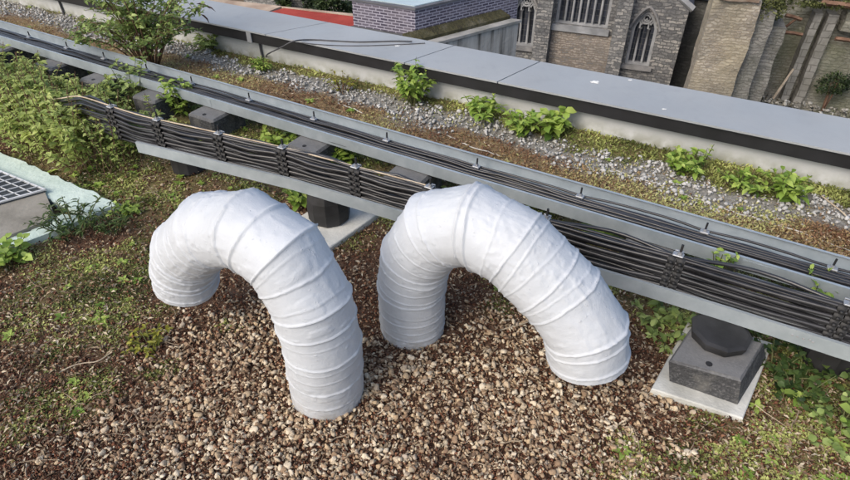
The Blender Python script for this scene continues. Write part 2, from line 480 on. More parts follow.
# coping in lengths; the joints run a little askew, as in the photo
jt = [(-13.99, 0.0)]
for (x0, y0, x1, y1) in ((150, 8.8, 175, 0), (268, 34.3, 322, 24), (405, 63.5, 452, 47.4), (497, 83.5, 540, 63)):
    A = P(x0, y0, PH); B = P(x1, y1, PH)
    sk = (B.dot(pu) - A.dot(pu)) / (B.dot(pn) - A.dot(pn)) * .43
    jt.append((A.dot(pu), sk))
jt += [(2.05 + PP(0, 0, 0).x + 1.3, .3), (5.6, .3), (9.99, 0)]
jt[1] = (jt[2][0] - 2.1, jt[2][1])
b0, b1 = PN0 - .078, PN0 + .352
for i in range(len(jt) - 1):
    (a0, k0), (a1, k1) = jt[i], jt[i + 1]
    g = .004
    mb = MB()
    mb.prism([tuple(PP(a, b, 0)[:2]) for a, b in ((a0 + g, b0), (a1 - g, b0), (a1 - g + k1, b1), (a0 + g + k0, b1))], PH - .003, PH + .008)
    mb.build('coping', COPE, par)
def splat(px, py, r):
    c0 = P(px, py, PH + .0095); pts = []
    for k in range(16):
        t = 2 * math.pi * k / 16; rr = r * random.uniform(.45, 1.2)
        pts.append((c0.x + math.cos(t) * rr * 1.7, c0.y + math.sin(t) * rr))
    mb = MB(); mb.prism(pts, PH + .0085, PH + .0105)
    tag(mb.build('bird_dropping', mottled('dropping_white', (.75, .75, .72), (.6, .6, .58), 40, .8, 0)), 'white bird dropping on the coping %s' % SPL[(px, py)], 'bird dropping')
SPL = {(595, 82): 'in front of the church windows', (397, 46): 'above the tall dense weed', (664, 109): 'in front of the dark gap beside the tower', (630, 80): 'nearest the pointed window'}
for (x, y), r in zip(SPL, (.022, .012, .008, .008)): splat(x, y, r)

# ------------------------------------------------------------------ FAR BUILDINGS
def hitv(px, py, o, ang):
    """pixel -> (along, z) on the vertical plane through o that runs at angle ang"""
    d = ray(px, py); nx, ny = -math.sin(ang), math.cos(ang)
    t = (o[0] * nx + o[1] * ny) / (d.x * nx + d.y * ny)
    X, Y, Z = d.x * t, d.y * t, CAMH + d.z * t
    return ((X - o[0]) * math.cos(ang) + (Y - o[1]) * math.sin(ang), Z)
def vwall(mb, o, ang, loop, holes, depth, back=0.0):
    """vertical slab with openings; loop and holes in (along, z); front at back, body of thickness depth behind"""
    ca, sa = math.cos(ang), math.sin(ang)
    def w(a, z, d): return (o[0] + a * ca - d * sa, o[1] + a * sa + d * ca, z)
    loops = [loop] + holes
    flat = [p for l in loops for p in l]
    tris = tessellate_polygon([[Vector((p[0], p[1], 0)) for p in l] for l in loops])
    vs = [w(a, z, back) for a, z in flat]; k = len(vs)
    vs += [w(a, z, back + depth) for a, z in flat]
    fs = [tuple(t) for t in tris] + [tuple(k + i for i in reversed(t)) for t in tris]
    off = 0
    for l in loops:
        mm = len(l)
        for i in range(mm):
            j = (i + 1) % mm; fs.append((off + i, off + j, k + off + j, k + off + i))
        off += mm
    mb.add(vs, fs)
def wpt(o, ang, a, z, d): return Vector((o[0] + a * math.cos(ang) - d * math.sin(ang), o[1] + a * math.sin(ang) + d * math.cos(ang), z))

CA = math.radians(-21); CO = (4.0, 31.0)
STONE = masonry('church_rubble', CA, [(.055, .057, .06), (.115, .117, .118), (.20, .198, .19), (.36, .34, .30), (.11, .11, .11)], (.15, .145, .138), .30, .15, .02, .3, None, grime=(.06, .06, .065), grime_amt=.55, bump=.05)
TANST = masonry('tan_rubble', CA, [(.13, .10, .07), (.27, .20, .13), (.38, .31, .22), (.20, .13, .08), (.32, .28, .23)], (.22, .20, .17), .30, .13, .02, .3, (.28, .24, .18), grime=(.10, .10, .10), grime_amt=.5, bump=.04)
PALE = mottled('dressed_stone', (.19, .195, .20), (.32, .325, .33), 1.5, .85, .006, 12)
GREYS = mottled('weathered_dressed_stone', (.13, .13, .13), (.24, .235, .23), 1.6, .9, .015, 8)
SLATE = NT('slate', .5, 0, .4)
_b = SLATE.n('ShaderNodeTexBrick'); _b.inputs['Scale'].default_value = 3; SLATE.l(SLATE.scaled(1, 1, 1), _b.inputs[0])
_b.inputs['Color1'].default_value = (.05, .055, .07, 1); _b.inputs['Color2'].default_value = (.08, .085, .10, 1); _b.inputs['Mortar'].default_value = (.03, .03, .035, 1)
SLATE.color(_b.outputs[0]); SLATE = SLATE.m
m = NT('leaded_glass', .25, 0, .5)
gr = m.n('ShaderNodeTexBrick'); gr.offset = 0.0; m.l(m.scaled(1, 1, 1), gr.inputs[0]); gr.inputs['Scale'].default_value = 1
d = m.n('ShaderNodeVectorMath', operation='DOT_PRODUCT'); m.l(m.co, d.inputs[0]); d.inputs[1].default_value = (math.cos(CA), math.sin(CA), 0)
sp = m.n('ShaderNodeSeparateXYZ'); m.l(m.co, sp.inputs[0]); cb = m.n('ShaderNodeCombineXYZ'); m.l(d.outputs['Value'], cb.inputs[0]); m.l(sp.outputs[2], cb.inputs[1])
m.l(cb.outputs[0], gr.inputs[0]); gr.inputs['Brick Width'].default_value = .16; gr.inputs['Row Height'].default_value = .28; gr.inputs['Mortar Size'].default_value = .012
gr.inputs['Color1'].default_value = (.02, .024, .032, 1); gr.inputs['Color2'].default_value = (.045, .05, .065, 1); gr.inputs['Mortar'].default_value = (.09, .09, .09, 1)
m.color(gr.outputs[0]); LGLASS = m.m

church = empty('stone_church', (CO[0], CO[1], -15), 'grey rubble stone church with pointed traceried windows and a slate roof beyond the parapet', 'church')
def ch(px, py): return hitv(px, py, CO, CA)
def arch_outline(aL, aR, zS, zP, zSp, n=9):
    """pointed opening: sill zS, peak zP, spring zSp"""
    mid = (aL + aR) / 2; pts = [(aL, zS), (aR, zS), (aR, zSp)]
    hw = (aR - aL) / 2; hgt = zP - zSp
    for k in range(1, n):
        t = k / n; x = aR - hw * t; pts.append((x, zSp + hgt * math.sin(math.pi / 2 * t) ** .9 * (1 - .06 * math.sin(math.pi * t))))
    pts.append((mid, zP))
    for k in range(n - 1, 0, -1):
        t = k / n; x = aL + hw * t; pts.append((x, zSp + hgt * math.sin(math.pi / 2 * t) ** .9 * (1 - .06 * math.sin(math.pi * t))))
    pts.append((aL, zSp)); return pts
# window geometry from the survey
bl, br_ = ch(625.5, 63.5), ch(646, 68.5); pk = ch(648.5, 10.5); spr = ch(657, 33)
W2 = dict(L=bl[0] - .05, R=br_[0] + .1, S=(bl[1] + br_[1]) / 2, P=pk[1], SP=spr[1] + .1)
bl, br_ = ch(518.5, 46.5), ch(532, 48)
W1 = dict(L=bl[0] - (W2['R'] - W2['L'] - (br_[0] - bl[0])), R=br_[0] + .02, S=(bl[1] + br_[1]) / 2, P=0, SP=0)
W1['SP'] = W1['S'] + (W2['SP'] - W2['S']); W1['P'] = W1['S'] + (W2['P'] - W2['S'])
wl, wr = ch(555, 21), ch(607, 30)
WW = dict(L=wl[0], R=wr[0], S=(wl[1] + wr[1]) / 2 - .05)
oA = arch_outline(W1['L'], W1['R'], W1['S'], W1['P'], W1['SP'])
oB = arch_outline(W2['L'], W2['R'], W2['S'], W2['P'], W2['SP'])
oW = [(WW['L'], WW['S']), (WW['R'], WW['S']), (WW['R'], WW['S'] + 2.4), (WW['L'], WW['S'] + 2.4)]
topz = -1.0
gk = ch(676, 12)                                # kneeler at the foot of the gable
gtop = ch(659, -3)
aEnd = ch(676, 60)[0]
mbw = MB()
slope = (gk[1] - gtop[1]) / (gk[0] - gtop[0])
gL = ch(612, 0)[0]
mid = (W2['L'] + W2['R']) / 2 - .1
gz0 = gk[1] + .1
pkz = gz0 + (gk[0] - mid) * .95
loop = [(-16, -15), (aEnd, -15), (aEnd, gz0), (mid, pkz), (2 * mid - gk[0], gz0 + .4), (2 * mid - gk[0] - .05, topz), (-16, topz)]
vwall(mbw, CO, CA, loop, [oA, oW, oB], .7)
mbw.build('nave_wall', STONE, church)
# warmer rubble panel under the wide window, set proud between the buttresses
mbp = MB(); a0 = ch(551, 40)[0]; a1 = ch(612, 55)[0]
vwall(mbp, CO, CA, [(a0, -15), (a1, -15), (a1, WW['S'] - .32), (a0, WW['S'] - .32)], [], .12, -.06)
mbp.build('panel_wall', masonry('warm_rubble', CA, [(.10, .09, .08), (.22, .18, .14), (.38, .32, .25), (.16, .15, .14), (.30, .21, .15)], (.19, .17, .145), .30, .12, .02, .3, None, grime=(.12, .115, .11), grime_amt=.45, bump=.03), church)
def sill(o, nm, a0, a1, z, d=.25, h=.22, mat=PALE, par_=church):
    mb = MB(); vwall(mb, CO, CA, [(a0, z - h), (a1, z - h), (a1, z), (a0, z)], [], d + .1, -d); mb.build(nm, mat, par_)
def tr_path(mb, pts, r=.055, d=.28):
    mb.tube([wpt(CO, CA, a, z, d) for a, z in pts], r, 6)
def gothic(o, W, lights):
    mb = MB(); hw = W['R'] - W['L']
    fr = arch_outline(W['L'] - .002, W['R'] + .002, W['S'] - .002, W['P'] + .002, W['SP'])
    inn = arch_outline(W['L'] + .14, W['R'] - .14, W['S'] + .10, W['P'] - .2, W['SP'])
    vwall(mb, CO, CA, fr, [inn], .35, .18)
    root = mb.build('window', PALE, church)
    mb = MB(); vwall(mb, CO, CA, arch_outline(W['L'] + .05, W['R'] - .05, W['S'] + .02, W['P'] - .05, W['SP']), [], .03, .42); mb.build('glass', LGLASS, root)
    mb = MB()
    zt = W['SP'] - .05
    for k in range(1, lights):
        a = W['L'] + hw * k / lights; tr_path(mb, [(a, W['S'] + .05), (a, zt)], .06)
    lw = hw / lights
    for k in range(lights):                  # pointed heads of each light
        a0 = W['L'] + lw * k; c_ = a0 + lw / 2
        tr_path(mb, [(a0 + .05, zt), (a0 + lw * .15, zt + .25), (c_, zt + .48), (a0 + lw * .85, zt + .25), (a0 + lw - .05, zt)], .045)
    c_ = (W['L'] + W['R']) / 2; H_ = W['P'] - W['SP']
    def spiral(cx, cz, r, t0, t1, n=12, k=.0):
        return [(cx + (r * (1 - k * i / n)) * math.cos(t0 + (t1 - t0) * i / n), cz + (r * (1 - k * i / n)) * math.sin(t0 + (t1 - t0) * i / n)) for i in range(n + 1)]
    tr_path(mb, spiral(c_, zt + H_ * .55, hw * .22, 0, 2 * math.pi, 16), .05)
    tr_path(mb, spiral(c_ - hw * .05, zt + H_ * .55, hw * .2, -.6, 3.2, 12, .7), .045)
    tr_path(mb, spiral(c_ + hw * .05, zt + H_ * .55, hw * .2, 2.6, 6.2, 12, .7), .045)
    tr_path(mb, spiral(c_ - hw * .27, zt + H_ * .34, hw * .14, -1.0, 4.2, 12, .3), .045)
    tr_path(mb, spiral(c_ + hw * .27, zt + H_ * .34, hw * .14, -1.0, 4.2, 12, .3), .045)
    tr_path(mb, [(c_, zt + H_ * .55 + hw * .22), (c_ - .05, W['P'] - .25)], .045)
    mb.build('tracery', PALE, root, True)
    # hood mould
    mb = MB(); pts = arch_outline(W['L'] - .12, W['R'] + .12, W['S'], W['P'] + .16, W['SP'])[2:]
    mb.tube([wpt(CO, CA, a, z, -.03) for a, z in pts], .07, 6); mb.build('hood_mould', GREYS, root, True)
    sill(o, 'sill', W['L'] - .15, W['R'] + .15, W['S'] + .02, .15, .18, GREYS, root)
gothic(church, W1, 3); gothic(church, W2, 3)
mb = MB(); inn = [(WW['L'] + .14, WW['S'] + .08), (WW['R'] - .14, WW['S'] + .08), (WW['R'] - .14, WW['S'] + 2.26), (WW['L'] + .14, WW['S'] + 2.26)]
vwall(mb, CO, CA, [(a + (-.002 if a < WW['L'] + .5 else .002), z) for a, z in oW], [inn], .35, .18); ww = mb.build('window', PALE, church)
mb = MB(); vwall(mb, CO, CA, [(WW['L'] + .05, WW['S'] + .02), (WW['R'] - .05, WW['S'] + .02), (WW['R'] - .05, WW['S'] + 2.3), (WW['L'] + .05, WW['S'] + 2.3)], [], .03, .42); mb.build('glass', LGLASS, ww)
for k in range(1, 7):
    a = WW['L'] + .1 + (WW['R'] - WW['L'] - .2) * k / 7; mb = MB(); mb.tube([wpt(CO, CA, a, WW['S'] + .05, .27), wpt(CO, CA, a, WW['S'] + 2.3, .27)], .06, 6); mb.build('mullion', PALE, ww)
sill(church, 'sill', WW['L'] - .12, WW['R'] + .12, WW['S'] - .003, .18, .28, PALE, ww)
for (xc, yc, hw_) in ((543, 40, .38), (617, 50, .34)):
    a = ch(xc, yc)[0]; mb = MB()
    vwall(mb, CO, CA, [(a - hw_, -15), (a + hw_, -15), (a + hw_, topz - .6), (a - hw_, topz - .6)], [], .7, -.62)
    mb.build('buttress', STONE, church)
# kneeler and gable coping, slate roof behind
mb = MB(); r0 = wpt(CO, CA, aEnd + .1, gz0 + .06, -.1)
mb.tube([wpt(CO, CA, aEnd + .15, gz0 + .02, .2), wpt(CO, CA, mid, pkz + .12, .2), wpt(CO, CA, 2 * mid - gk[0], gz0 + .5, .2)], .17, 4)
mb.build('gable_coping', PALE, church)
mb = MB()
A = [wpt(CO, CA, aEnd + .2, gz0 - .05, .7), wpt(CO, CA, mid, pkz - .05, .7), wpt(CO, CA, mid, pkz - .05, 9), wpt(CO, CA, aEnd + .2, gz0 - .05, 9)]
B = [p + Vector((0, 0, -.15)) for p in A]
mb.add(A + B, [(0, 1, 2, 3), (7, 6, 5, 4), (0, 4, 5, 1), (1, 5, 6, 2), (2, 6, 7, 3), (3, 7, 4, 0)])
A = [wpt(CO, CA, -16, topz, -.3), wpt(CO, CA, aEnd - .2, topz, -.3), wpt(CO, CA, aEnd - .2, topz + 6, 6), wpt(CO, CA, -16, topz + 6, 6)]
B = [p + Vector((0, 0, -.15)) for p in A]
mb.add(A + B, [(0, 1, 2, 3), (7, 6, 5, 4), (0, 4, 5, 1), (1, 5, 6, 2), (2, 6, 7, 3), (3, 7, 4, 0)])
mb.build('slate_roof', SLATE, church)
# side wall returning away (the dark gap) and a recessed far bay with a slate lean-to
mb = MB(); o2 = wpt(CO, CA, aEnd - .01, 0, .7)
vwall(mb, (o2.x, o2.y), CA + math.pi / 2, [(0, -15), (9, -15), (9, gz0 - .2), (0, gz0 - .2)], [], .5, -.0)
mb.build('side_wall', STONE, church)
a2 = aEnd + .3
mb = MB(); vwall(mb, CO, CA, [(aEnd + .05, -15), (aEnd + 5, -15), (aEnd + 5, gz0 + .1), (aEnd + .05, gz0 + .1)], [], .5, 2.4); mb.build('rear_bay_wall', masonry('dark_rubble', CA, [(.05, .05, .045), (.09, .09, .08), (.13, .125, .11)], (.08, .08, .07), .35, .14, .02, .3, None, bump=.03), church)
mb = MB(); A = [wpt(CO, CA, aEnd + .05, gz0 + .15, 2.1), wpt(CO, CA, aEnd + 5, gz0 + .15, 2.1), wpt(CO, CA, aEnd + 5, gz0 + 2.6, 6), wpt(CO, CA, aEnd + .05, gz0 + 2.6, 6)]
B = [p + Vector((0, 0, -.15)) for p in A]
mb.add(A + B, [(0, 1, 2, 3), (7, 6, 5, 4), (0, 4, 5, 1), (1, 5, 6, 2), (2, 6, 7, 3), (3, 7, 4, 0)])
mb.build('lean_to_roof', SLATE, church)

# ---- ruined tower stump, nearer than the church
TA = math.radians(-16); TO = (9.0, 24.5)
def th(px, py): return hitv(px, py, TO, TA)
tl0, tl1 = th(685, 88), th(711, 3); tr0, tr1 = th(728, 94), th(751, 5)
TR = masonry('tower_rubble', TA, [(.12, .10, .075), (.31, .26, .19), (.44, .385, .29), (.22, .18, .135), (.36, .33, .27)], (.22, .20, .165), .26, .12, .018, .3, (.33, .29, .20), grime=(.13, .125, .11), grime_amt=.4, bump=.05)
TRG = masonry('grey_tower_rubble', TA, [(.10, .098, .09), (.18, .172, .155), (.26, .25, .22), (.15, .14, .12)], (.15, .145, .13), .34, .13, .018, .35, None, grime=(.07, .08, .05), grime_amt=.5, bump=.05)
tower = empty('ruined_tower', wpt(TO, TA, tl0[0], -15, 0), 'broken tower stump of tan rubble with a mossy ragged top beside the church', 'ruin')
def rough_block(mb, o, ang, a0, a1, z0, z1, d0, d1, seed, amp=.12, lean=(0, 0)):
    """a stone mass with a worn, uneven surface: subdivided box pushed about by noise"""
    na, nz_, nd = max(2, int((a1 - a0) / .35)), max(2, int((z1 - z0) / .35)), max(2, int((d1 - d0) / .35))
    def put(a, z, d):
        t = (z - z0) / (z1 - z0)
        p = wpt(o, ang, a + lean[0] * t * (1 if a > (a0 + a1) / 2 else -1) * 0 + lean[0] * t, z, d + lean[1] * t)
        q = mnoise.noise_vector(p * .9 + Vector((seed, 0, 0))) * amp + mnoise.noise_vector(p * 2.7 + Vector((0, seed, 0))) * amp * .5
        return p + q
    def sheet(fn, n1, n2):
        vs = [fn(i / n1, j / n2) for j in range(n2 + 1) for i in range(n1 + 1)]
        fs = [(j * (n1 + 1) + i, j * (n1 + 1) + i + 1, (j + 1) * (n1 + 1) + i + 1, (j + 1) * (n1 + 1) + i) for j in range(n2) for i in range(n1)]
        mb.add(vs, fs)
    L = lambda p, q, t: p + (q - p) * t
    sheet(lambda u, v: put(L(a0, a1, u), L(z0, z1, v), d0), na, nz_)
    sheet(lambda u, v: put(L(a1, a0, u), L(z0, z1, v), d1), na, nz_)
    sheet(lambda u, v: put(a1, L(z0, z1, v), L(d0, d1, u)), nd, nz_)
    sheet(lambda u, v: put(a0, L(z0, z1, v), L(d1, d0, u)), nd, nz_)
    sheet(lambda u, v: put(L(a0, a1, u), z1, L(d0, d1, v)), na, nd)
mb = MB(); zt_ = tl1[1] + .15
rough_block(mb, TO, TA, tl0[0] + .12, tr0[0] + .12, -15, zt_, 0, 1.3, 3, .08)
mb.build('stump', TR, tower)
mb = MB(); rough_block(mb, TO, TA, tl0[0] + .3, tr1[0] + .25, zt_ + .02, zt_ + .22, -.15, 1.6, 9, .05)
mb.build('cap_slab', mottled('cap_stone', (.16, .11, .08), (.25, .20, .16), 3, .9, .02, 12), tower)
# battered flank running back to the right
mb = MB(); r0 = tr0[0] + .1
f0, f1 = th(745, 97), th(776, 12)
for k, (w_, zz, dd) in enumerate(((.75, zt_ - .35, .35), (1.45, zt_ - 1.1, .9))):
    rough_block(mb, TO, TA, r0 - .1, r0 + w_, -15, zz, dd, 3.6 + k, 21 + k, .09)
mb.build('flank', TRG, tower)
# ---- ruined walls to the right of it
RA = math.radians(-20); RO = (13.0, 26.0)
def rh(px, py): return hitv(px, py, RO, RA)
ruin = empty('ruined_wall', wpt(RO, RA, 0, -15, 0), 'ruined olive-grey rubble wall with two worn stone ribs and rotten timbers at the far right', 'ruin')
OLV = masonry('olive_rubble', RA, [(.11, .105, .08), (.20, .19, .15), (.29, .275, .22), (.16, .15, .115)], (.15, .14, .12), .32, .13, .018, .3, (.13, .135, .075), grime=(.09, .10, .06), grime_amt=.5, bump=.05)
cL, cR = rh(768, 60), rh(880, 60)
mb = MB(); rough_block(mb, RO, RA, cL[0] - 1.4, cR[0] + 3, -15, -2.5, 1.2, 2.2, 5, .14)
mb.build('back_wall', OLV, ruin)
RIB = masonry('rib_stone', RA, [(.15, .145, .125), (.22, .21, .185), (.27, .26, .23)], (.13, .125, .11), .5, .3, .015, .2, None, grime=(.10, .10, .08), grime_amt=.5, bump=.03, ashlar=True)
for (x0, x1) in ((800, 808), (814, 824)):
    a0, a1 = rh(x0, 60)[0], rh(x1, 60)[0]; mb = MB()
    rough_block(mb, RO, RA, a0, a1, -15, rh(830, 18)[1], .55, 1.3, 31 + x0, .05); mb.build('rib', RIB, ruin)
a0, a1 = rh(834, 40)[0], rh(895, 40)[0]; mb = MB()
rough_block(mb, RO, RA, a0, a1, -15, rh(840, 52)[1], .9, 1.3, 77, .1)
rough_block(mb, RO, RA, a0 + .2, a1, rh(840, 34)[1], rh(840, 14)[1], .4, 1.3, 78, .14)
mb.build('wall_fragment', OLV, ruin)
WOOD = mottled('rotten_timber', (.10, .055, .035), (.20, .12, .08), 4, .9, .01, 30)
WOODP = mottled('bleached_timber', (.26, .22, .17), (.36, .31, .25), 4, .9, .01, 30)
def timber(px0, py0, px1, py1, d, r, mat, lab):
    a, b = rh(px0, py0), rh(px1, py1); mb = MB()
    p, q = wpt(RO, RA, a[0], a[1], d), wpt(RO, RA, b[0], b[1], d + .05)
    mb.tube([p, (p + q) / 2 + Vector((0, 0, .02)), q], [r, r * .92, r * .85], 4)
    tag(mb.build('timber', mat), lab, 'timber')
timber(784, 33, 803, 36, .1, .085, WOOD, 'rotten brown beam, lowest of the timbers between tower and first rib')
timber(786, 16, 802, 21, .1, .085, WOOD, 'rotten brown beam under the moss, uppermost beside the first rib')
timber(786, 28, 800, 18, .12, .06, WOOD, 'short slanting rotten brace between the two beams beside the first rib')
timber(773, 96, 793, 67, -.3, .07, WOODP, 'bleached plank leaning diagonally at the foot of the ruined wall')
timber(836, 40, 868, 46, .2, .09, WOOD, 'rotten brown beam projecting from the ruin at the right edge')
timber(822, 4, 866, 10, .2, .12, WOOD, 'long brown beam along the top of the ruin at the right edge')

def leaf_cloud(name, c, rx, ry, rz, n, size, mat, parent=None, gap=.5, wr=.6, seed=1):
    r = np.random.default_rng(seed)
    d = r.normal(size=(n * 3, 3)); d /= np.linalg.norm(d, axis=1, keepdims=True)
    rad = r.uniform(.35, 1, n * 3) ** .6
    p = d * rad[:, None]
    q = np.array([mnoise.noise(Vector(x * 2.2) + Vector((seed, 3, 1))) for x in p])
    p = p[q > -.3 + gap * .5][:n] if (q > -.3 + gap * .5).sum() > 10 else p[:n]
    q = np.array([mnoise.noise(Vector(x * 2.0) + Vector((seed, 7, 5))) for x in p])
    pos = p * np.array([rx, ry, rz]) + np.array(c)
    dr = p + r.normal(0, .7, p.shape) + np.array([0, 0, .3])
    L = r.uniform(.6, 1.2, len(p)) * size
    return leaf_obj(name, pos, dr, L, L * wr, mat, parent, np.clip(.5 + q * .9 + r.normal(0, .2, len(p)), 0, 1), r.uniform(-1, 1, len(p)))
MOSSL = leaf_mat('ivy_leaf', (.035, .045, .012), (.09, .105, .03), (.16, .17, .06), .2, .7)
DARKL = leaf_mat('dark_leaf', (.012, .022, .010), (.03, .05, .02), (.07, .10, .035), .2, .5)
a = th(765, 10); c_ = wpt(TO, TA, a[0], a[1] - .1, 1.2)
o = leaf_cloud('ivy', c_, 1.25, 1.0, .75, 5200, .11, MOSSL, None, .2, seed=4); tag(o, 'olive green ivy and moss hanging over the right shoulder of the tower stump', 'ivy')
a = rh(838, 8); c_ = wpt(RO, RA, a[0], a[1] + .1, .7)
o = leaf_cloud('ivy', c_, 1.9, .6, .28, 2600, .10, MOSSL, None, .4, seed=6); tag(o, 'thin pale ivy trailing along the top of the ribbed ruin wall', 'ivy')
def shrub(name, base, c, r3, n, size, mat, label, seed):
    root = empty(name, base, label, 'shrub')
    leaf_cloud('foliage', c, *r3, n, size, mat, root, .4, seed=seed)
    mb = MB()
    for k in range(5):
        e = Vector(c) + Vector((random.uniform(-.6, .6) * r3[0], random.uniform(-.6, .6) * r3[1], random.uniform(0, .6) * r3[2]))
        mb.tube([base, Vector(base).lerp(e, .5) + Vector((random.uniform(-.1, .1), 0, 0)), e], [.05, .035, .012], 5)
    mb.build('stem', WOOD, root); return root
a = rh(834, 84); c_ = wpt(RO, RA, a[0] + .1, a[1] - .1, .3)
shrub('shrub', c_ - Vector((0, 0, 1.4)), c_, (.75, .4, .5), 900, .12, DARKL, 'dark green shrub growing against the ruined wall near the right edge', 12)
# rubble ledge at the foot of the ruins
pr = []; 
for k in range(420):
    px = random.uniform(742, 880); py = 88 + (px - 742) * .19 + random.uniform(0, 16)
    a = rh(px, py); pr.append(wpt(RO, RA, a[0], a[1], -.4 + random.uniform(-.5, .3)))
pr = np.array([tuple(p) for p in pr])
RUB = NT('rubble', .95, 0, .1); RUB.color(RUB.ramp(RUB.attr(), [(0, (.08, .075, .06)), (.5, (.17, .16, .135)), (1, (.36, .35, .32))])); RUB = RUB.m
o = stones('rubble', pr, rng.uniform(.12, .38, len(pr)), RUB, 1, (.3, .7)); tag(o, 'fallen pale and brown masonry rubble heaped along the foot of the ruins', 'rubble', kind='stuff')
la, lb = rh(735, 100), rh(900, 128)
mb = MB(); rough_block(mb, RO, RA, la[0] - .5, lb[0] + 2, -15, (la[1] + lb[1]) / 2 - .15, -.9, 1.3, 55, .2)
mb.build('footing', OLV, ruin)

# ---- brick plant room
BO = P(415, 10, 0); d = ray(415, 10); t = 15.0 / d.y; BO = (d.x * t, 15.0)
ztop = CAMH + d.z * t; d2 = ray(415, 36); zbot = CAMH + d2.z * (15.0 / d2.y)
aL = math.atan2(1, math.tan(math.radians(-64.2))); aR = math.atan2(1, math.tan(math.radians(53)))
lw_ = abs(hitv(352, 3, BO, aL)[0])
vL = Vector((math.sin(math.radians(-64.2)), math.cos(math.radians(-64.2)))); vR = Vector((math.sin(math.radians(53)), math.cos(math.radians(53))))
def bp(a, b): return (BO[0] + vL.x * a + vR.x * b, BO[1] + vL.y * a + vR.y * b)
def plen(px):
    q = (px - 425) / F; b = 0
    while b < 40:
        X, Y = bp(0, b); f = Y * math.cos(PIT) - (ztop - CAMH) * math.sin(PIT)
        if X / f > q: return b
        b += .05
    return b
plant = empty('brick_plant_room', (BO[0], BO[1], -15), 'low purple-grey brick plant room with a pale flat roof behind the parapet', 'building')
def brickmat(name, ang):
    m = NT(name, .85, 0, .2); ca, sa = math.cos(ang), math.sin(ang)
    dd = m.n('ShaderNodeVectorMath', operation='DOT_PRODUCT'); m.l(m.co, dd.inputs[0]); dd.inputs[1].default_value = (ca, sa, 0)
    sp = m.n('ShaderNodeSeparateXYZ'); m.l(m.co, sp.inputs[0]); cb = m.n('ShaderNodeCombineXYZ'); m.l(dd.outputs['Value'], cb.inputs[0]); m.l(sp.outputs[2], cb.inputs[1])
    b = m.n('ShaderNodeTexBrick'); m.l(cb.outputs[0], b.inputs[0]); b.inputs['Scale'].default_value = 1
    b.inputs['Brick Width'].default_value = .225; b.inputs['Row Height'].default_value = .072; b.inputs['Mortar Size'].default_value = .013
    b.inputs['Color1'].default_value = (.055, .048, .075, 1); b.inputs['Color2'].default_value = (.155, .14, .175, 1); b.inputs['Mortar'].default_value = (.38, .365, .43, 1)
    c = m.mix(m.ramp(m.noise(1.2, 5), [(.4, 0.0), (.7, .35)]), b.outputs[0], (.20, .18, .19)); m.color(c); m.bump(b.outputs['Fac'], -.01); return m.m
mb = MB()
PL = plen(519)
LE = plen(502)
q0, q1, q2, q3 = bp(0, 0), bp(lw_, 0), bp(lw_, PL), bp(0, PL)
zb = -15
w1 = MB(); w1.add([(*q1, zb), (*q0, zb), (*q0, ztop), (*q1, ztop)], [(0, 1, 2, 3)]); 
w1.add([(q1[0] + .2 * vR.x, q1[1] + .2 * vR.y, zb), (q0[0] + .2 * vR.x, q0[1] + .2 * vR.y, zb), (q0[0] + .2 * vR.x, q0[1] + .2 * vR.y, ztop), (q1[0] + .2 * vR.x, q1[1] + .2 * vR.y, ztop)], [(3, 2, 1, 0)])
w1.build('front_wall', brickmat('brick_front', math.atan2(vL.y, vL.x)), plant)
w2 = MB(); w2.add([(*q0, zb), (*q3, zb), (*q3, ztop), (*q0, ztop)], [(0, 1, 2, 3)]); w2.add([(*q3, zb), (*q2, zb), (*q2, ztop), (*q3, ztop)], [(0, 1, 2, 3)])
w2.build('side_wall', brickmat('brick_side', math.atan2(vR.y, vR.x)), plant)
w3 = MB(); w3.add([(*q2, zb), (*q1, zb), (*q1, ztop), (*q2, ztop)], [(0, 1, 2, 3)]); w3.build('side_wall', brickmat('brick_side_left', math.atan2(vR.y, vR.x)), plant)
mb = MB(); mb.prism([bp(-.05, -.05), bp(lw_ + .05, -.05), bp(lw_ + .05, PL + .05), bp(-.05, PL + .05)], ztop + .002, ztop + .05)
mb.build('roof_trim', mottled('dark_trim', (.09, .09, .10), (.14, .14, .15), 3, .6, 0), plant)
mb = MB(); mb.prism([bp(.08, .08), bp(lw_ - .08, .08), bp(lw_ - .08, PL - .1), bp(.08, PL - .1)], ztop + .052, ztop + .075)
mb.build('roof', mottled('pale_roof_sheet', (.36, .45, .48), (.44, .53, .56), .8, .6, .003, 12), plant)
for k in range(3):
    pass
mb = MB(); mb.prism([bp(-.12, -.12), bp(lw_ + .02, -.12), bp(lw_ + .02, -.002), bp(-.12, -.002)], zbot - .25, zbot)
mb.build('plinth', mottled('plinth_dark', (.07, .07, .07), (.11, .11, .11), 4, .8, .01), plant)
# mossy ledge and streaked concrete wall of the lean-to, against its right side
lean = empty('concrete_lean_to', (*bp(-1, 2), -15), 'streaked pale concrete lean-to with a mossy ledge against the brick plant room', 'building')
mb = MB()
lz = zbot + .02
L0 = [bp(-.004, -.4), bp(-.004, LE), bp(-.30, LE), bp(-.30, -.4)]
vv = [(*L0[0], lz + .12), (*L0[1], lz + .12), (*L0[2], lz - .02), (*L0[3], lz - .02)]
vv += [(x, y, z - .25) for x, y, z in vv]
mb.add(vv, [(3, 2, 1, 0), (4, 5, 6, 7), (0, 1, 5, 4), (1, 2, 6, 5), (2, 3, 7, 6), (3, 0, 4, 7)])
m = NT('mossy_ledge', .95, 0, .1); m.color(m.ramp(m.noise(2.5, 7, .7), [(.3, (.04, .035, .028)), (.5, (.07, .065, .035)), (.7, (.12, .11, .08))])); m.bump(m.noise(8, 6), .08)
mb.build('ledge', m.m, lean)
m = NT('streaked_concrete', .9, 0, .15)
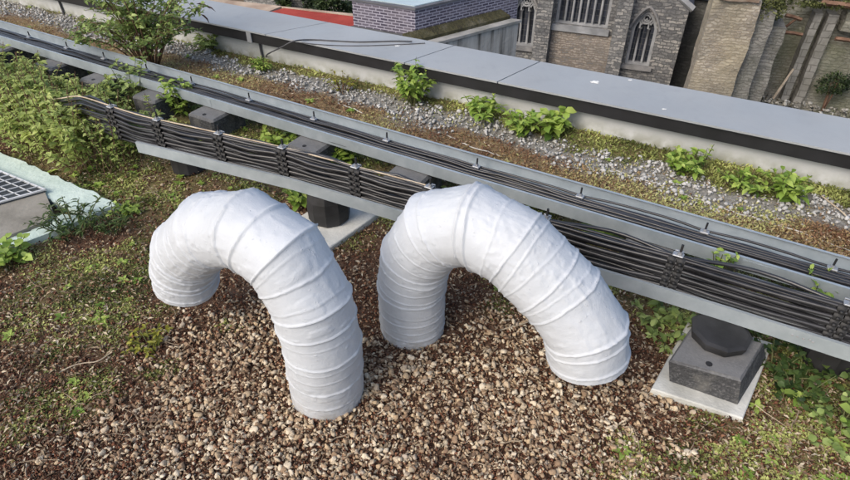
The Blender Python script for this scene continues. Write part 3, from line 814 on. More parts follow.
dd = m.n('ShaderNodeVectorMath', operation='DOT_PRODUCT'); m.l(m.co, dd.inputs[0]); dd.inputs[1].default_value = (vR.x, vR.y, 0)
sp = m.n('ShaderNodeSeparateXYZ'); m.l(m.co, sp.inputs[0]); cb = m.n('ShaderNodeCombineXYZ'); m.l(dd.outputs['Value'], cb.inputs[0]); m.l(sp.outputs[2], cb.inputs[1])
st = m.noise(1.0, 5, .6, m.scaled(2.6, .18, 1, cb.outputs[0]))
m.color(m.ramp(st, [(.38, (.10, .095, .085)), (.47, (.33, .315, .285)), (.64, (.50, .485, .45))])); m.bump(m.noise(6, 5), .02)
mb = MB(); mb.prism([bp(-.32, -.4), bp(-.32, LE), bp(-.55, LE), bp(-.55, -.4)], -15, lz - .17)
mb.build('wall', m.m, lean)
mb = MB(); mb.prism([bp(-.304, -.45), bp(-.304, LE + .05), bp(-.60, LE + .05), bp(-.60, -.45)], lz - .168, lz - .10)
mb.build('wall_cap', mottled('cap_pale', (.20, .20, .18), (.34, .33, .31), 2, .9, .01), lean)

# ---- red roof with sandy rim, at the top left
RZ = -4.2
redr = empty('red_roofed_annexe', P(310, 20, -15), 'low annexe with a brick-red flat roof inside a sandy stone rim', 'building')
def xy(px, py, z=RZ): p = P(px, py, z); return (p.x, p.y)
m = NT('red_roofing', .8, 0, .2); m.color(m.ramp(m.noise(1.5, 6, .6), [(.3, (.25, .035, .025)), (.7, (.36, .06, .042))])); m.bump(m.noise(20, 4), .01)
mb = MB(); mb.prism([xy(267.2, 12.5), xy(284, 7.8), xy(370, 18), xy(400, 60), xy(300, 50)], -15, RZ - .012); mb.build('roof', m.m, redr)
SAND = mottled('sandstone_rim', (.30, .22, .16), (.46, .36, .27), 1.5, .9, .01, 10)
mb = MB(); mb.prism([xy(280.5, 6.2), xy(284, 7.6), xy(372, 17.9), xy(372, 15.6)], -15, RZ + .0); mb.build('rim', SAND, redr)
mb = MB(); mb.prism([xy(120, -12), xy(282, 6.3), xy(267, 12.2), xy(120, 6), ], -15, RZ + .004)
mb.build('terrace', SAND, redr)
mb = MB(); mb.prism([xy(262, 13), xy(267, 12.4), xy(299, 50), xy(280, 50)], -15, RZ + .008); mb.build('rim', SAND, redr)
# scrubby yard and trees behind it
def tree(base, h, cr, n, size, mat, label, seed):
    root = empty('tree', base, label, 'tree', 'trees in the yard behind the red roof')
    leaf_cloud('crown', (base[0], base[1], base[2] + h), cr, cr, cr * .9, n, size, mat, root, .5, seed=seed)
    mb = MB(); B = Vector(base)
    mb.tube([B, B + Vector((.1, 0, h * .5)), B + Vector((0, .1, h))], [.22, .16, .07], 7)
    for k in range(4):
        t = 6.28 * k / 4; mb.tube([B + Vector((0, 0, h * .6)), B + Vector((math.cos(t) * cr * .5, math.sin(t) * cr * .5, h * .95))], [.08, .03], 5)
    mb.build('trunk', WOOD, root); return root
def far(px, py, y):
    d = ray(px, py); t = y / d.y; return Vector((d.x * t, y, CAMH + d.z * t))
c_ = far(338, 3, 27); tree((c_.x, c_.y, -15), c_.z + 15, 1.1, 2600, .2, DARKL, 'small dark green tree just left of the brick plant room', 31)
c_ = far(305, -8, 36); tree((c_.x, c_.y, -15), c_.z + 15, 1.8, 3000, .26, DARKL, 'broader dark tree further left behind the red roof', 33)
m = NT('scrub_soil', .95, 0, .1); m.color(m.ramp(m.noise(.35, 8, .7), [(.35, (.06, .05, .04)), (.5, (.13, .10, .075)), (.65, (.20, .19, .18))]))
mb = MB(); mb.prism([xy(150, -4, -9), xy(420, 4, -9), xy(440, -80, -9), xy(100, -80, -9)], -15, -9); tag(mb.build('yard_ground', m.m), kind='structure')

# ------------------------------------------------------------------ DUCTS
m = NT('white_duct_coating', .55, 0, .35)
c = m.ramp(m.noise(7, 6, .6), [(.3, (.43, .455, .485)), (.7, (.49, .515, .545))])
c = m.mix(m.ramp(m.noise(38, 6, .7), [(.60, 0.0), (.85, .22)]), c, (.36, .355, .34))
c = m.mix(m.ramp(m.noise(5, 6, .65, m.scaled(1, 1, .35)), [(.52, 0.0), (.75, .28)]), c, (.38, .38, .37))
sp = m.n('ShaderNodeSeparateXYZ'); m.l(m.co, sp.inputs[0])
low = m.math('MULTIPLY', m.ramp(sp.outputs[2], [(.0, .9), (.03, .6), (.08, .2), (.25, 0.0)]), m.ramp(m.noise(30, 6, .7), [(.36, 0.1), (.60, .9)]))
c = m.mix(low, c, (.25, .22, .18)); m.color(c)
h = m.math('ADD', m.math('MULTIPLY', m.noise(130, 4, .6), .35), m.math('MULTIPLY', m.noise(24, 5, .6, None, .6), 1.2))
h = m.math('ADD', h, m.math('MULTIPLY', m.ramp(m.noise(75, 3, .6), [(.64, 0.0), (.76, 1.0)]), .5))
m.bump(h, .0017)
DUCT = m.m
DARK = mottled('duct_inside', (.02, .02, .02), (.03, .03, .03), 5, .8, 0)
def catmull(pts, per=24):
    pts = [Vector((*p, 0)) if len(p) == 2 else Vector(p) for p in pts]; out = []
    P_ = [pts[0] * 2 - pts[1]] + pts + [pts[-1] * 2 - pts[-2]]
    for i in range(1, len(P_) - 2):
        p0, p1, p2, p3 = P_[i - 1:i + 3]
        for k in range(per):
            t = k / per
            out.append(.5 * ((2 * p1) + (p2 - p0) * t + (2 * p0 - 5 * p1 + 4 * p2 - p3) * t * t + (3 * p1 - p0 - 3 * p2 + p3) * t ** 3))
    out.append(pts[-1]); return out
def duct(name, base, ang, ctrl, R, ridges, label, seed, lumps):
    root = empty(name, (base[0], base[1], 0), label, 'duct', 'white gooseneck ducts rising from the gravel')
    u = Vector((math.cos(ang), math.sin(ang), 0)); b = Vector((-u.y, u.x, 0))
    # straight gores with mitred joints, like a lobster-back bend
    C_ = np.array(ctrl, float); seg_ = np.diff(C_, axis=0); sl = np.hypot(seg_[:, 0], seg_[:, 1]); L = np.concatenate([[0], np.cumsum(sl)])
    sa_ = np.unwrap(np.arctan2(seg_[:, 1], seg_[:, 0]))
    ja = np.concatenate([[sa_[0]], (sa_[1:] + sa_[:-1]) / 2, [sa_[-1]]])
    NR = int(L[-1] / .0032); SEG = 132
    tt = np.linspace(0, L[-1], NR); X = np.interp(tt, L, C_[:, 0]); Z = np.interp(tt, L, C_[:, 1])
    thp = np.interp(tt, L, ja); sidx = np.clip(np.searchsorted(L, tt, 'right') - 1, 0, len(sl) - 1)
    stretch = 1 / np.cos(thp - sa_[sidx])
    RR = np.interp(tt / L[-1], [r[0] for r in R], [r[1] for r in R])[:, None]; R = float(RR.mean())
    r_ = np.random.default_rng(seed)
    ph = np.linspace(0, 2 * np.pi, SEG, endpoint=False)
    V = np.zeros((NR, SEG, 3))
    TT, PH_ = np.meshgrid(tt, ph, indexing='ij')
    ridges = [q for q in ridges if min(abs(q[0] - l / L[-1]) for l in L[1:-1]) > .018] + [(l / L[-1], .0, 0, .0055, .004) for l in L[1:-1]]
    rad = np.repeat(RR, SEG, 1)
    rad += .003 * (fbm(TT * 5 + 3, np.cos(PH_) * 1.5 + 9 + np.sin(PH_) * .7, seed, 3) - .5) * 2
    wr = fbm(TT * 42, np.cos(PH_ ) * 3 + 20 + 4 * np.sin(PH_), seed + 5, 3) - .5
    rad += wr * .0016
    st = fbm(TT * 16 + np.cos(PH_) * 2, np.sin(PH_) * 9 + 40 + np.cos(PH_ + .6) * 7, seed + 9, 4)
    rad += sstep(.58, .70, st) * .0015 * (.4 + .6 * sstep(.25, .45, TT / L[-1]))
    rad += sstep(.62, .72, fbm(TT * 55 + 7, np.cos(PH_) * 11 + 31 + 9 * np.sin(PH_), seed + 21, 2)) * .0016 * sstep(.45, .6, fbm(TT * 7, np.cos(PH_) * 2 + 9 + np.sin(PH_), seed + 31, 2))
    rad += .0010 * (fbm(TT * 90, np.cos(PH_) * 9 + 13 + 14 * np.sin(PH_), seed + 15, 2) - .5)
    for (p, tilt, phase, amp, wid) in ridges:
        pos = p * L[-1] + tilt * np.cos(PH_ - phase) + .006 * (fbm(np.cos(PH_) * 2 + 5, np.sin(PH_) * 2 + p * 30, seed + 3, 3) - .5)
        wid = wid * .62
        d_ = (TT - pos) / wid
        rad += amp * np.exp(-d_ * d_) * (.55 + .9 * fbm(np.cos(PH_) * 3 + 7, np.sin(PH_) * 3 + p * 50, seed + 8, 3))
        rad += amp * .22 / (1 + np.exp(-(TT - pos) / (wid * .6))) * np.exp(-np.clip(TT - pos, 0, 9) / .05)
    for (p, a, rr, amp) in lumps:
        d2 = ((TT - p * L[-1]) ** 2 + (R * ((PH_ - a + np.pi) % (2 * np.pi) - np.pi)) ** 2) / rr ** 2
        rad += amp * np.exp(-d2)
    tx, tz = np.cos(thp), np.sin(thp); nx, nz_ = -tz, tx      # in-plane normal, points outwards of the bend? handled by angle
    cx = np.cos(PH_) * rad * stretch[:, None]; cy = np.sin(PH_) * rad
    ox = X[:, None] + nx[:, None] * cx; oz = Z[:, None] + nz_[:, None] * cx
    V[:, :, 0] = base[0] + u.x * ox + b.x * cy; V[:, :, 1] = base[1] + u.y * ox + b.y * cy; V[:, :, 2] = oz
    # last rings turn in at the mouth
    mouth = []
    end = V[-1].mean(axis=0); tv = np.array([u.x * tx[-1], u.y * tx[-1], tz[-1]])
    for (sc, back) in ((.975, .002), (.955, -.004), (.95, -.10)):
        mouth.append(end + (V[-1] - end) * sc + tv * back)
    idx = np.arange(NR * SEG).reshape(NR, SEG)
    Fq = np.stack([idx[:-1], np.roll(idx[:-1], -1, 1), np.roll(idx[1:], -1, 1), idx[1:]], -1).reshape(-1, 4)
    np_mesh('duct_skin', V.reshape(-1, 3), Fq[:, ::-1], DUCT, root, True)
    MV = np.concatenate([V[-1][None], np.array(mouth)], 0); k = len(MV)
    ii = np.arange(k * SEG).reshape(k, SEG)
    Fm = np.stack([ii[:-1], np.roll(ii[:-1], -1, 1), np.roll(ii[1:], -1, 1), ii[1:]], -1).reshape(-1, 4)
    np_mesh('mouth_rim', MV.reshape(-1, 3), Fm[:, ::-1], DUCT, root, True)
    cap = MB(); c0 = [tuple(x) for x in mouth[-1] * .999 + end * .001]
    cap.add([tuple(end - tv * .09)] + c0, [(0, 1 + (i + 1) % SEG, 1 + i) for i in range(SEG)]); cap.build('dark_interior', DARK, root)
    return root
pi = math.pi
# angle of a ridge's tilt: cos(ph)=1 is the in-plane normal side (inner or outer side of the bend)
ridL = [(.045, .003, 0, .003, .004), (.085, .006, 1, .0025, .003), (.14, .002, 2, .0045, .004), (.175, .006, 1, .002, .003), (.205, .003, .5, .002, .003), (.235, .004, 0, .0035, .004), (.275, .002, 3, .002, .003), (.30, -.004, 0, .006, .004),
        (.335, -.01, .3, .0025, .003), (.365, .006, 1.5, .0025, .003), (.415, -.014, 0, .005, .004), (.44, .01, .9, .002, .003), (.53, -.018, 0, .007, .005), (.665, -.02, 0, .005, .006), (.735, .01, .6, .0025, .004), (.775, -.02, 0, .0035, .004), (.83, -.015, .4, .003, .004), (.875, .002, 1, .004, .004), (.92, .004, 0, .005, .004), (.945, -.003, 1, .0035, .003), (.985, .0, 0, .004, .004)]
lm = lambda n, sd: [(np.random.default_rng(sd + i).uniform(.45, .85), np.random.default_rng(sd + 50 + i).uniform(0, 2 * pi), np.random.default_rng(sd + 90 + i).uniform(.0025, .006), np.random.default_rng(sd + 130 + i).uniform(.0012, .0036)) for i in range(n)]
dL = duct('ventilation_duct', (-.335, 1.265), math.radians(180 - 32),
     [(0.0, -.06), (-.012, .26), (.005, .43), (.085, .573), (.225, .605), (.40, .535), (.565, .385), (.625, .27), (.642, .195)],
     [(0, .123), (.3, .121), (.5, .118), (.75, .116), (1, .112)], ridL, 'white coated gooseneck duct, the left one, its mouth turned down to the left', 5, lm(130, 300))
ridR = [(.03, .003, 0, .003, .004), (.06, .004, 2, .002, .003), (.085, .003, 0, .003, .004), (.115, .006, 1, .002, .003), (.14, .002, 2, .0035, .004), (.17, .006, 1, .0025, .003), (.20, .003, .5, .003, .003), (.23, .004, 0, .0035, .004), (.262, .002, 3, .003, .003), (.295, -.004, 0, .004, .004),
        (.33, -.01, .3, .0035, .003), (.365, .006, 1.5, .003, .003), (.40, -.014, 0, .003, .004), (.48, -.015, 0, .005, .005), (.575, -.018, 0, .007, .005), (.62, -.012, .5, .003, .003), (.655, .01, .6, .002, .004), (.69, -.01, 0, .0035, .004), (.72, .008, .4, .0025, .004), (.765, -.008, 1, .005, .004), (.79, .006, .9, .0025, .003), (.82, -.008, 0, .005, .004), (.905, .006, .2, .007, .004), (.94, .003, 1, .005, .003), (.985, .0, 0, .004, .004)]
dR = duct('ventilation_duct', (-.048, 1.565), math.radians(-30),
     [(0.0, -.06), (.0, .22), (.022, .37), (.10, .51), (.225, .573), (.37, .542), (.54, .425), (.625, .325), (.652, .215)],
     [(0, .121), (.3, .121), (.5, .124), (1, .126)], ridR, 'white coated gooseneck duct, the right one, arching towards the cable trays', 9, lm(150, 700))
# torn strips of coating hanging under the bends
def drip(px, py, z, l, par_):
    c0 = P(px, py, z); mb = MB(); mb.tube([c0 + Vector((0, 0, .012)), c0, c0 - Vector((.003, 0, l))], [.004, .003, .001], 6); mb.build('coating_drip', DUCT, par_, True)

# ------------------------------------------------------------------ CABLE TRAYS
m = NT('galvanised_steel', .42, .35, .5)
c = m.ramp(m.noise(14, 5, .6), [(.3, (.30, .345, .37)), (.7, (.40, .445, .47))])
c = m.mix(m.ramp(m.noise(55, 5, .7), [(.62, 0.0), (.8, .5)]), c, (.22, .22, .21)); m.color(c); m.rough(m.ramp(m.noise(6, 4), [(.3, .38), (.7, .6)])); m.bump(m.noise(40, 3), .0006)
GALV = m.m
def line_n(tab, s): return float(np.interp(s, [t[0] for t in tab], [t[1] for t in tab]))
def ribbon(mb, tab_s, fn):
    """extrude a closed (n, z) profile along s; fn(s) gives the profile"""
    secs = [[SN(s, n, z) for n, z in fn(s)] for s in tab_s]; k = len(secs[0]); vs = [p for q in secs for p in q]; fs = []
    for i in range(len(secs) - 1):
        for j in range(k):
            j2 = (j + 1) % k; fs.append((i * k + j, (i + 1) * k + j, (i + 1) * k + j2, i * k + j2))
    fs.append(tuple(range(k))); fs.append(tuple(reversed([(len(secs) - 1) * k + j for j in range(k)])))
    mb.add(vs, fs)
def tray(label, ss, nf, nb, zb, h):
    root = empty('cable_tray', SN(ss[0], nf(ss[0]), zb), label, 'cable tray')
    T = .0018
    mb = MB(); ribbon(mb, ss, lambda s: [(nf(s), zb(s) if callable(zb) else zb), (nf(s) + T, zb + .0), (nf(s) + T, zb + h - T), (nf(s) + .012, zb + h - T), (nf(s) + .012, zb + h), (nf(s), zb + h)]); mb.build('front_rail', GALV, root)
    mb = MB(); ribbon(mb, ss, lambda s: [(nb(s), zb), (nb(s), zb + h), (nb(s) - .012, zb + h), (nb(s) - .012, zb + h - T), (nb(s) - T, zb + h - T), (nb(s) - T, zb)]); mb.build('back_rail', GALV, root)
    mb = MB(); ribbon(mb, ss, lambda s: [(nf(s) + T + .001, zb + .001), (nb(s) - T - .001, zb + .001), (nb(s) - T - .001, zb + .003), (nf(s) + T + .001, zb + .003)]); mb.build('tray_base', GALV, root)
    return root
UZ, UHt = .142, .06
ssU = [-8.5, -6, -4, -2.6, -1.2, 0.2, 1.8, 4.0]
def unf(s): return 2.125 + .004 * math.sin(s * 1.7)
def unb(s): return 2.334 + .004 * math.sin(s * 1.7)
trU = tray('long straight galvanised cable tray nearest the parapet, half filled with black cables', ssU, unf, unb, UZ, UHt)
for s0 in (-2.75, .25, -5.6):
    mb = MB(); ribbon(mb, [s0 - .06, s0 + .06], lambda s: [(unf(s) - .0025, UZ + .006), (unf(s) - .0005, UZ + .006), (unf(s) - .0005, UZ + .052), (unf(s) - .0025, UZ + .052)]); mb.build('joint_plate', GALV, trU)
LZ = .188; LH = .058
LF = [toSN(P(x, y, LZ + LH)) for x, y in ((135, 142), (290, 179), (401, 211.6), (500, 240.5), (611, 273), (730, 309), (850, 347))]
LS0 = LF[0][0]
LF.append((4.0, LF[-1][1] + .03))
LB = [(a, b + .125) for a, b in LF]
ssL = [a for a, b in LF]
trL = tray('lower galvanised cable tray packed with black cables, running behind both ducts', ssL, lambda s: line_n(LF, s), lambda s: line_n(LB, s), LZ, LH)
# rivet heads / slots on the near front rail
mb = MB()
for px, py in ((797, 337), (803, 338), (809, 341), (792, 335), (812, 349)):
    s0, n0 = toSN(P(px, py, LZ + .03)); c0 = SN(s0, line_n(LF, s0) - .001, LZ + .03 + random.uniform(-.008, .008)); mb.box(c0, .006, .003, .006, PA, .0)
mb.build('paint_fleck', PALE, trL)

# cables
m = NT('black_cable_sheath', .32, 0, .55); m.color(m.ramp(m.noise(9, 5), [(.35, (.012, .012, .014)), (.7, (.035, .035, .038))])); m.bump(m.noise(60, 3), .0004); CAB = m.m
m = NT('grey_cable_sheath', .45, 0, .5); m.color(m.ramp(m.noise(9, 5), [(.35, (.09, .10, .11)), (.7, (.16, .17, .18))])); CABG = m.m
def wob(s, k, amp, per=.9): return amp * (2 * vnoise(np.array([s / per + k * 7.3]), np.array([k * 3.1]), 5)[0] - 1)
clU = [(26, 36), (60, 48), (99, 58), (142, 70), (189, 82), (246, 99), (311, 118), (386, 138), (474.5, 166), (579, 196), (707, 225), (834, 263)]
sU = [toSN(P(x, y, .2))[0] for x, y in clU]
clL = [(121, 129), (167, 142), (222, 159), (285, 173), (354, 195), (666, 290), (832, 345)]
sLc = [toSN(P(x, y, LZ + LH))[0] for x, y in clL]
sLvis = sorted(sLc)
sLc = sorted(sLc + [-.98, -.50, .95, 1.4])
def pull(s, cl, w=.09):
    """1 near a clamp, 0 half way between"""
    d_ = min(abs(s - c) for c in cl); return math.exp(-(d_ / w) ** 2)
nC = 21
for k in range(nC):
    pts = []
    for i in range(150):
        s = -8.4 + i * (12.3 / 149); pl = pull(s, sU)
        lane = (k % 6); lay = k // 6
        n = unf(s) + .020 + lane * .021 + lay * .009 + wob(s, k, .017) * (1 - .75 * pl) + wob(s, k + 30, .010, 2.6)
        z = UZ + .011 + lay * .011 + abs(wob(s, k + 50, .010)) * (1 - pl)
        pts.append(SN(s, n, z))
    mb = MB(); mb.tube(pts, .0064 + .0014 * (k % 3 == 0) - .001 * (k % 4 == 1), 8)
    o = mb.build('cable', CABG if k in (3, 8) else CAB, None, True)
    if k in (3, 8): tag(o, 'dull grey cable threaded among the black ones in the tray nearest the parapet', 'cable', 'grey cables in the upper tray')
    else: tag(o, 'black sheathed cable lying in the tray nearest the parapet', 'cable', 'black cables in the upper tray')
NB = 6; ROW = .0275
def stack_z(s): return LZ + .026 - min(.21, max(0, (LS0 - .42 - s) * .30))
kk = 0
for b_ in range(NB):
    for q in range(5):
        kk += 1; pts = []
        if q == 3 and b_ == 3: continue
        for i in range(150):
            s = -4.4 + i * (8.2 / 149); pl = pull(s, sLc, .14)
            loose = 1 - pl; nf_ = line_n(LF, s)
            off = ((-.0085, -.006), (.0085, -.006), (0, .0075), (.004, .016), (.021, .004))[q]
            n = max(nf_ + .014, nf_ + .040 + off[0] * (1 + loose) + wob(s, kk + 60, .016, .8) * loose + .008 * loose)
            z = stack_z(s) + ROW * b_ * (1 - .05 * loose) + off[1] * (1 + .3 * loose) - .003 * loose + wob(s, kk + 120, .009, .9) * loose
            
            z = max(z, LZ + .012 - min(.12, max(0, (LS0 - s) * .1)))
            pts.append(SN(s, n, z))
        mb = MB(); mb.tube(pts, (.0072, .0060, .0068, .0052, .0074)[q], 8); o = mb.build('cable', CABG if kk in (4, 12, 18, 27) else CAB, None, True)
        if kk in (4, 12, 18, 27): tag(o, 'dull grey cable among the black ones in the lower tray behind the ducts', 'cable', 'grey cables in the lower tray')
        else: tag(o, 'black sheathed cable in the packed lower tray behind the ducts', 'cable', 'black cables in the lower tray')

# clamps
BLK = mottled('black_rubber', (.012, .012, .012), (.03, .03, .032), 9, .6, .001, 40, spec=.4)
STEEL = NT('bright_steel', .5, .6, .5); STEEL.color((.36, .37, .38)); STEEL = STEEL.m
where = ['leftmost', 'second from the left', 'left of the big shrub', 'before the big shrub', 'just right of the big shrub', 'sixth from the left', 'above the left duct elbow', 'between the two ducts', 'above the right duct elbow', 'third from the right edge', 'second from the right edge', 'rightmost']
def upper_clamp(s, lab):
    n0 = unf(s) + .125
    root = empty('cable_clamp', SN(s, n0, UZ), lab, 'cable clamp', 'clamps along the upper tray')
    a = -math.radians(30.2)
    mb = MB(); mb.box(SN(s, n0 - .045, UZ + .038), .020, .115, .006, a, .001); mb.box(SN(s, n0 - .103, UZ + .02), .020, .005, .032, a, .001); mb.build('strap', BLK, root)
    mb = MB(); mb.box(SN(s, n0 + .005, UZ + .020), .030, .034, .034, a, .004); mb.box(SN(s, n0 - .002, UZ + .044), .036, .026, .009, a, .002); mb.build('bracket', STEEL, root)
    mb = MB(); mb.tube([SN(s, n0 + .004, UZ + .04), SN(s, n0 + .006, UZ + .085)], .0042, 8); mb.build('stud', BLK, root)
    mb = MB(); mb.lathe(SN(s, n0 + .004, UZ + .049), [(.0085, 0), (.0085, .007)], 6); mb.build('nut', STEEL, root)
    return root
for s, w_ in zip(sU, where): upper_clamp(s, 'silver clamp with upright stud on the upper tray, ' + w_)
wl_ = {0: 'half hidden in weeds at its left end', 1: 'second from its weedy left end', 2: 'above and left of the left duct', 3: 'right above the left duct', 4: 'midway between the duct elbows'}
def lower_clamp(s, lab, group='clamps along the lower tray'):
    nc = line_n(LF, s) + .040; z0 = stack_z(s); top = z0 + ROW * (NB - 1) + .02
    root = empty('cable_cleat', SN(s, nc, z0 - .02), lab, 'cable cleat', group)
    a = -math.radians(30.2)
    for b_ in range(NB):
        mb = MB(); zz = z0 + ROW * b_
        for dx in (-.015, .015):
            sk = random.uniform(-.002, .002)
            pth = [SN(s + dx + e * .0135, nc + sk, zz) for e in (-1, -.75, 0, .75, 1)]
            mb.tube(pth, [.0150, .0178, .0185, .0178, .0150], 12)
            mb.box(SN(s + dx, nc - .021, zz), .010, .012, .012, a, .002)
        mb.build('cleat_collar', BLK, root, True)
    mb = MB(); mb.box(SN(s, nc + .026, (z0 + top) / 2 - .01), .030, .006, top - z0 + .03, a, .001); mb.build('upright_bar', STEEL, root)
    mb = MB(); mb.box(SN(s, nc + .002, top + .004), .036, .026, .006, a, .002); mb.build('top_bracket', STEEL, root)
    mb = MB(); mb.lathe(SN(s + .004, nc + .004, top + .008), [(.009, 0), (.009, .009)], 6); mb.build('nut', STEEL, root)
    mb = MB(); mb.tube([SN(s + .004, nc + .004, top), SN(s + .004, nc + .006, top + .045)], .0045, 8); mb.build('stud', BLK, root)
    return root
vis = sLvis
labs = ['black cleat stack half hidden in the weeds at the tray\'s left end', 'black cleat stack, second from the weedy left end of the lower tray', 'black cleat stack up and left of the left duct\'s elbow', 'black cleat stack just behind the left duct\'s elbow', 'black cleat stack between the two duct elbows', 'black cleat stack right of the right duct, before the rubber-cup block', 'black cleat stack nearest the right edge of the frame']
for s in sLc:
    if s in vis: lower_clamp(s, labs[vis.index(s)])
    elif s < .6: lower_clamp(s, 'black cleat stack behind the right duct, %s one' % ('left' if s < -.8 else 'right'))
# support blocks --------------------------------------------------
RUBR = NT('recycled_rubber', .85, 0, .25)
v = RUBR.n('ShaderNodeTexVoronoi'); v.inputs['Scale'].default_value = 160; RUBR.l(RUBR.co, v.inputs['Vector'])
c = RUBR.ramp(v.outputs['Color'], [(.0, (.035, .036, .038)), (.6, (.06, .061, .064)), (1, (.13, .13, .13))])
c = RUBR.mix(RUBR.ramp(RUBR.noise(18, 5), [(.5, 0.0), (.75, .6)]), c, (.17, .165, .15))
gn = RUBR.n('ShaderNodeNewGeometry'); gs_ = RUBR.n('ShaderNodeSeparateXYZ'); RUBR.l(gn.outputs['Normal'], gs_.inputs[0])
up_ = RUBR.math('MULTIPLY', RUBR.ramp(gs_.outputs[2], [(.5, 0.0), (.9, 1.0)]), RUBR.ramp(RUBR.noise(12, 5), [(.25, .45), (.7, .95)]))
c = RUBR.mix(up_, c, (.17, .17, .168))  # upward faces lighter: settled dust, plus skylight on the tops painted into the colour
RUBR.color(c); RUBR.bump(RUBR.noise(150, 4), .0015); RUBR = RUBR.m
CONC = mottled('pale_slab', (.36, .36, .33), (.55, .55, .51), 9, .9, .002, 90)
ta = -math.radians(30.2)
upf = [(14, 48, 'farthest left of the row'), (68, 63, 'second from the left edge'), (108, 80, 'left of the weeds under the tray'), (165, 95, 'below the big shrub'), (222, 112, 'above the left duct'), (313, 147, 'right of the left duct elbow'), (413, 176, 'just behind the right duct elbow'), (650, 249, 'right of the right duct')]
def block(c, lab, sx=.205, sy=.25, h=.137, bev=.012):
    root = empty('support_block', (c.x, c.y, 0), lab, 'support block', 'rubber blocks under the upper tray')
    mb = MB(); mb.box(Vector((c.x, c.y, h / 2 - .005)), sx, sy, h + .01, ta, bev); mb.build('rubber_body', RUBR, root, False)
    s0, n0 = toSN(c)
    mb = MB(); mb.lathe(SN(s0, n0 - .34 * sy, h - .002), [(.011, 0), (.011, .004)], 10); mb.build('socket_hole', BLK, root)
    return root
for px, py, w_ in upf:
    s0, n0 = toSN(P(px, py, .1)); block(SN(s0, 2.135, 0), 'dark rubber block carrying the upper tray, ' + w_)
# cup foot on block on slab
def bprism(mb, poly, z0, z1, b, low=None):
    """prism with a chamfered top edge"""
    c = sum((Vector(p) for p in poly), Vector((0, 0))) / len(poly)
    ins = []
    for p in poly: d_ = c - Vector(p); ins.append(tuple(Vector(p) + d_.normalized() * b * 1.4))
    k = len(poly); vs = [(*p, z0) for p in (low or poly)] + [(*p, z1 - b) for p in poly] + [(*p, z1) for p in ins]
    fs = [tuple(reversed(range(k)))] + [(l * k + i, l * k + (i + 1) % k, (l + 1) * k + (i + 1) % k, (l + 1) * k + i) for l in (0, 1) for i in range(k)] + [tuple(2 * k + i for i in range(k))]
    mb.add(vs, fs)
def foot_full(dx, dy, lab, body=True):
    q = lambda x, y, z: (P(x, y, z).x + dx, P(x, y, z).y + dy)
    c = q(715, 365, .05); root = empty('tray_foot', (c[0], c[1], 0), lab, 'tray foot', 'feet under the lower tray')
    mb = MB(); bprism(mb, [q(651, 389, .03), q(743, 419, .03), q(773, 343, .03), q(690, 318, .03)], -.01, .032, .004); mb.build('slab', CONC, root)
    if not body:
        cc = q(718, 338, .145); mb = MB(); mb.lathe((cc[0], cc[1], .0325), [(.090, 0), (.098, .01), (.100, .07), (.095, .12), (.085, .153)], 10); mb.build('rubber_cup', BLK, root); return root
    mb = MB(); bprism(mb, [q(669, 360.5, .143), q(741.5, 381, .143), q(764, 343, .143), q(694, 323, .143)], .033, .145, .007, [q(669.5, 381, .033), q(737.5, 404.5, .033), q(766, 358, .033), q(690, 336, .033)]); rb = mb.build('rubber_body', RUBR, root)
    h_ = q(709, 364, .145); mb = MB(); mb.lathe((h_[0], h_[1], .1445), [(.011, 0), (.011, .002)], 12); mb.build('socket_hole', BLK, rb)
    cc = q(718, 338, .145); mb = MB(); mb.lathe((cc[0], cc[1], .1452), [(.086, 0), (.092, .005), (.099, .028), (.099, .036), (.085, .041)], 9); cup = mb.build('rubber_cup', BLK, root)
    k_ = q(716, 327, .18); mb = MB(); mb.box((k_[0], k_[1], .176), .036, .005, .014, ta, .001); mb.box((k_[0], k_[1], .184), .040, .020, .004, ta, .0); mb.build('steel_clip', STEEL, cup)
    return root
foot_full(0, 0, 'near rubber block and black cup foot on a pale slab, right of the right duct')
a_ = P(718, 338, .145); b_ = P(337, 210, .12); foot_full(b_.x - a_.x - .05, b_.y - a_.y + .07, 'black cup foot on a pale slab, seen between the two duct elbows', False)
s3, n3 = toSN(P(175, 168, .05)); 
def bare_foot(s, n, lab):
    c = SN(s, n); root = empty('tray_foot', c, lab, 'tray foot', 'feet under the lower tray')
    mb = MB(); mb.lathe(SN(s, n, .0), [(.082, 0), (.092, .01), (.088, .12), (.080, .16), (.07, .184)], 12); cup = mb.build('rubber_cup', BLK, root)
    mb = MB(); mb.box(SN(s - .01, n - .085, .118), .034, .006, .03, ta, .001); mb.build('steel_clip', STEEL, root)
bare_foot(s3, n3 + .09, 'black round cup foot under the left end of the lower tray')
s4, n4 = toSN(P(825, 352, .08)); bare_foot(s4 + .02, n4 + .05, 'black round cup foot under the lower tray at the right edge')

# ------------------------------------------------------------------ small fittings
def pix_tube(name, pts, r, mat, label, cat, seg=6, smooth=True):
    mb = MB(); mb.tube(pts, r, seg); return tag(mb.build(name, mat, None, smooth), label, cat)
CREAM = mottled('cream_cord', (.34, .27, .19), (.48, .41, .31), 20, .8, 0)
pts = [SN(s_, line_n(LF, s_) + .052, stack_z(s_) + ROW * (NB - 1) + .022 + wob(s_, 3, .008, .4)) for s_ in np.linspace(-3.5, -1.0, 16)]
pix_tube('cord', catmull(pts, 6), .0035, CREAM, 'thin cream cord running along the back of the lower tray', 'cord')
WIRE = mottled('dark_wire', (.05, .05, .055), (.08, .08, .085), 20, .6, 0)
W_ = [(266, 57, .02), (268, 54, .08), (282, 47, .20), (293, 41.5, PH + .03), (309, 39.8, PH + .014), (335, 41, PH + .012), (360, 42, PH + .013), (395, 41.2, PH + .013), (412, 41.4, PH + .02)]
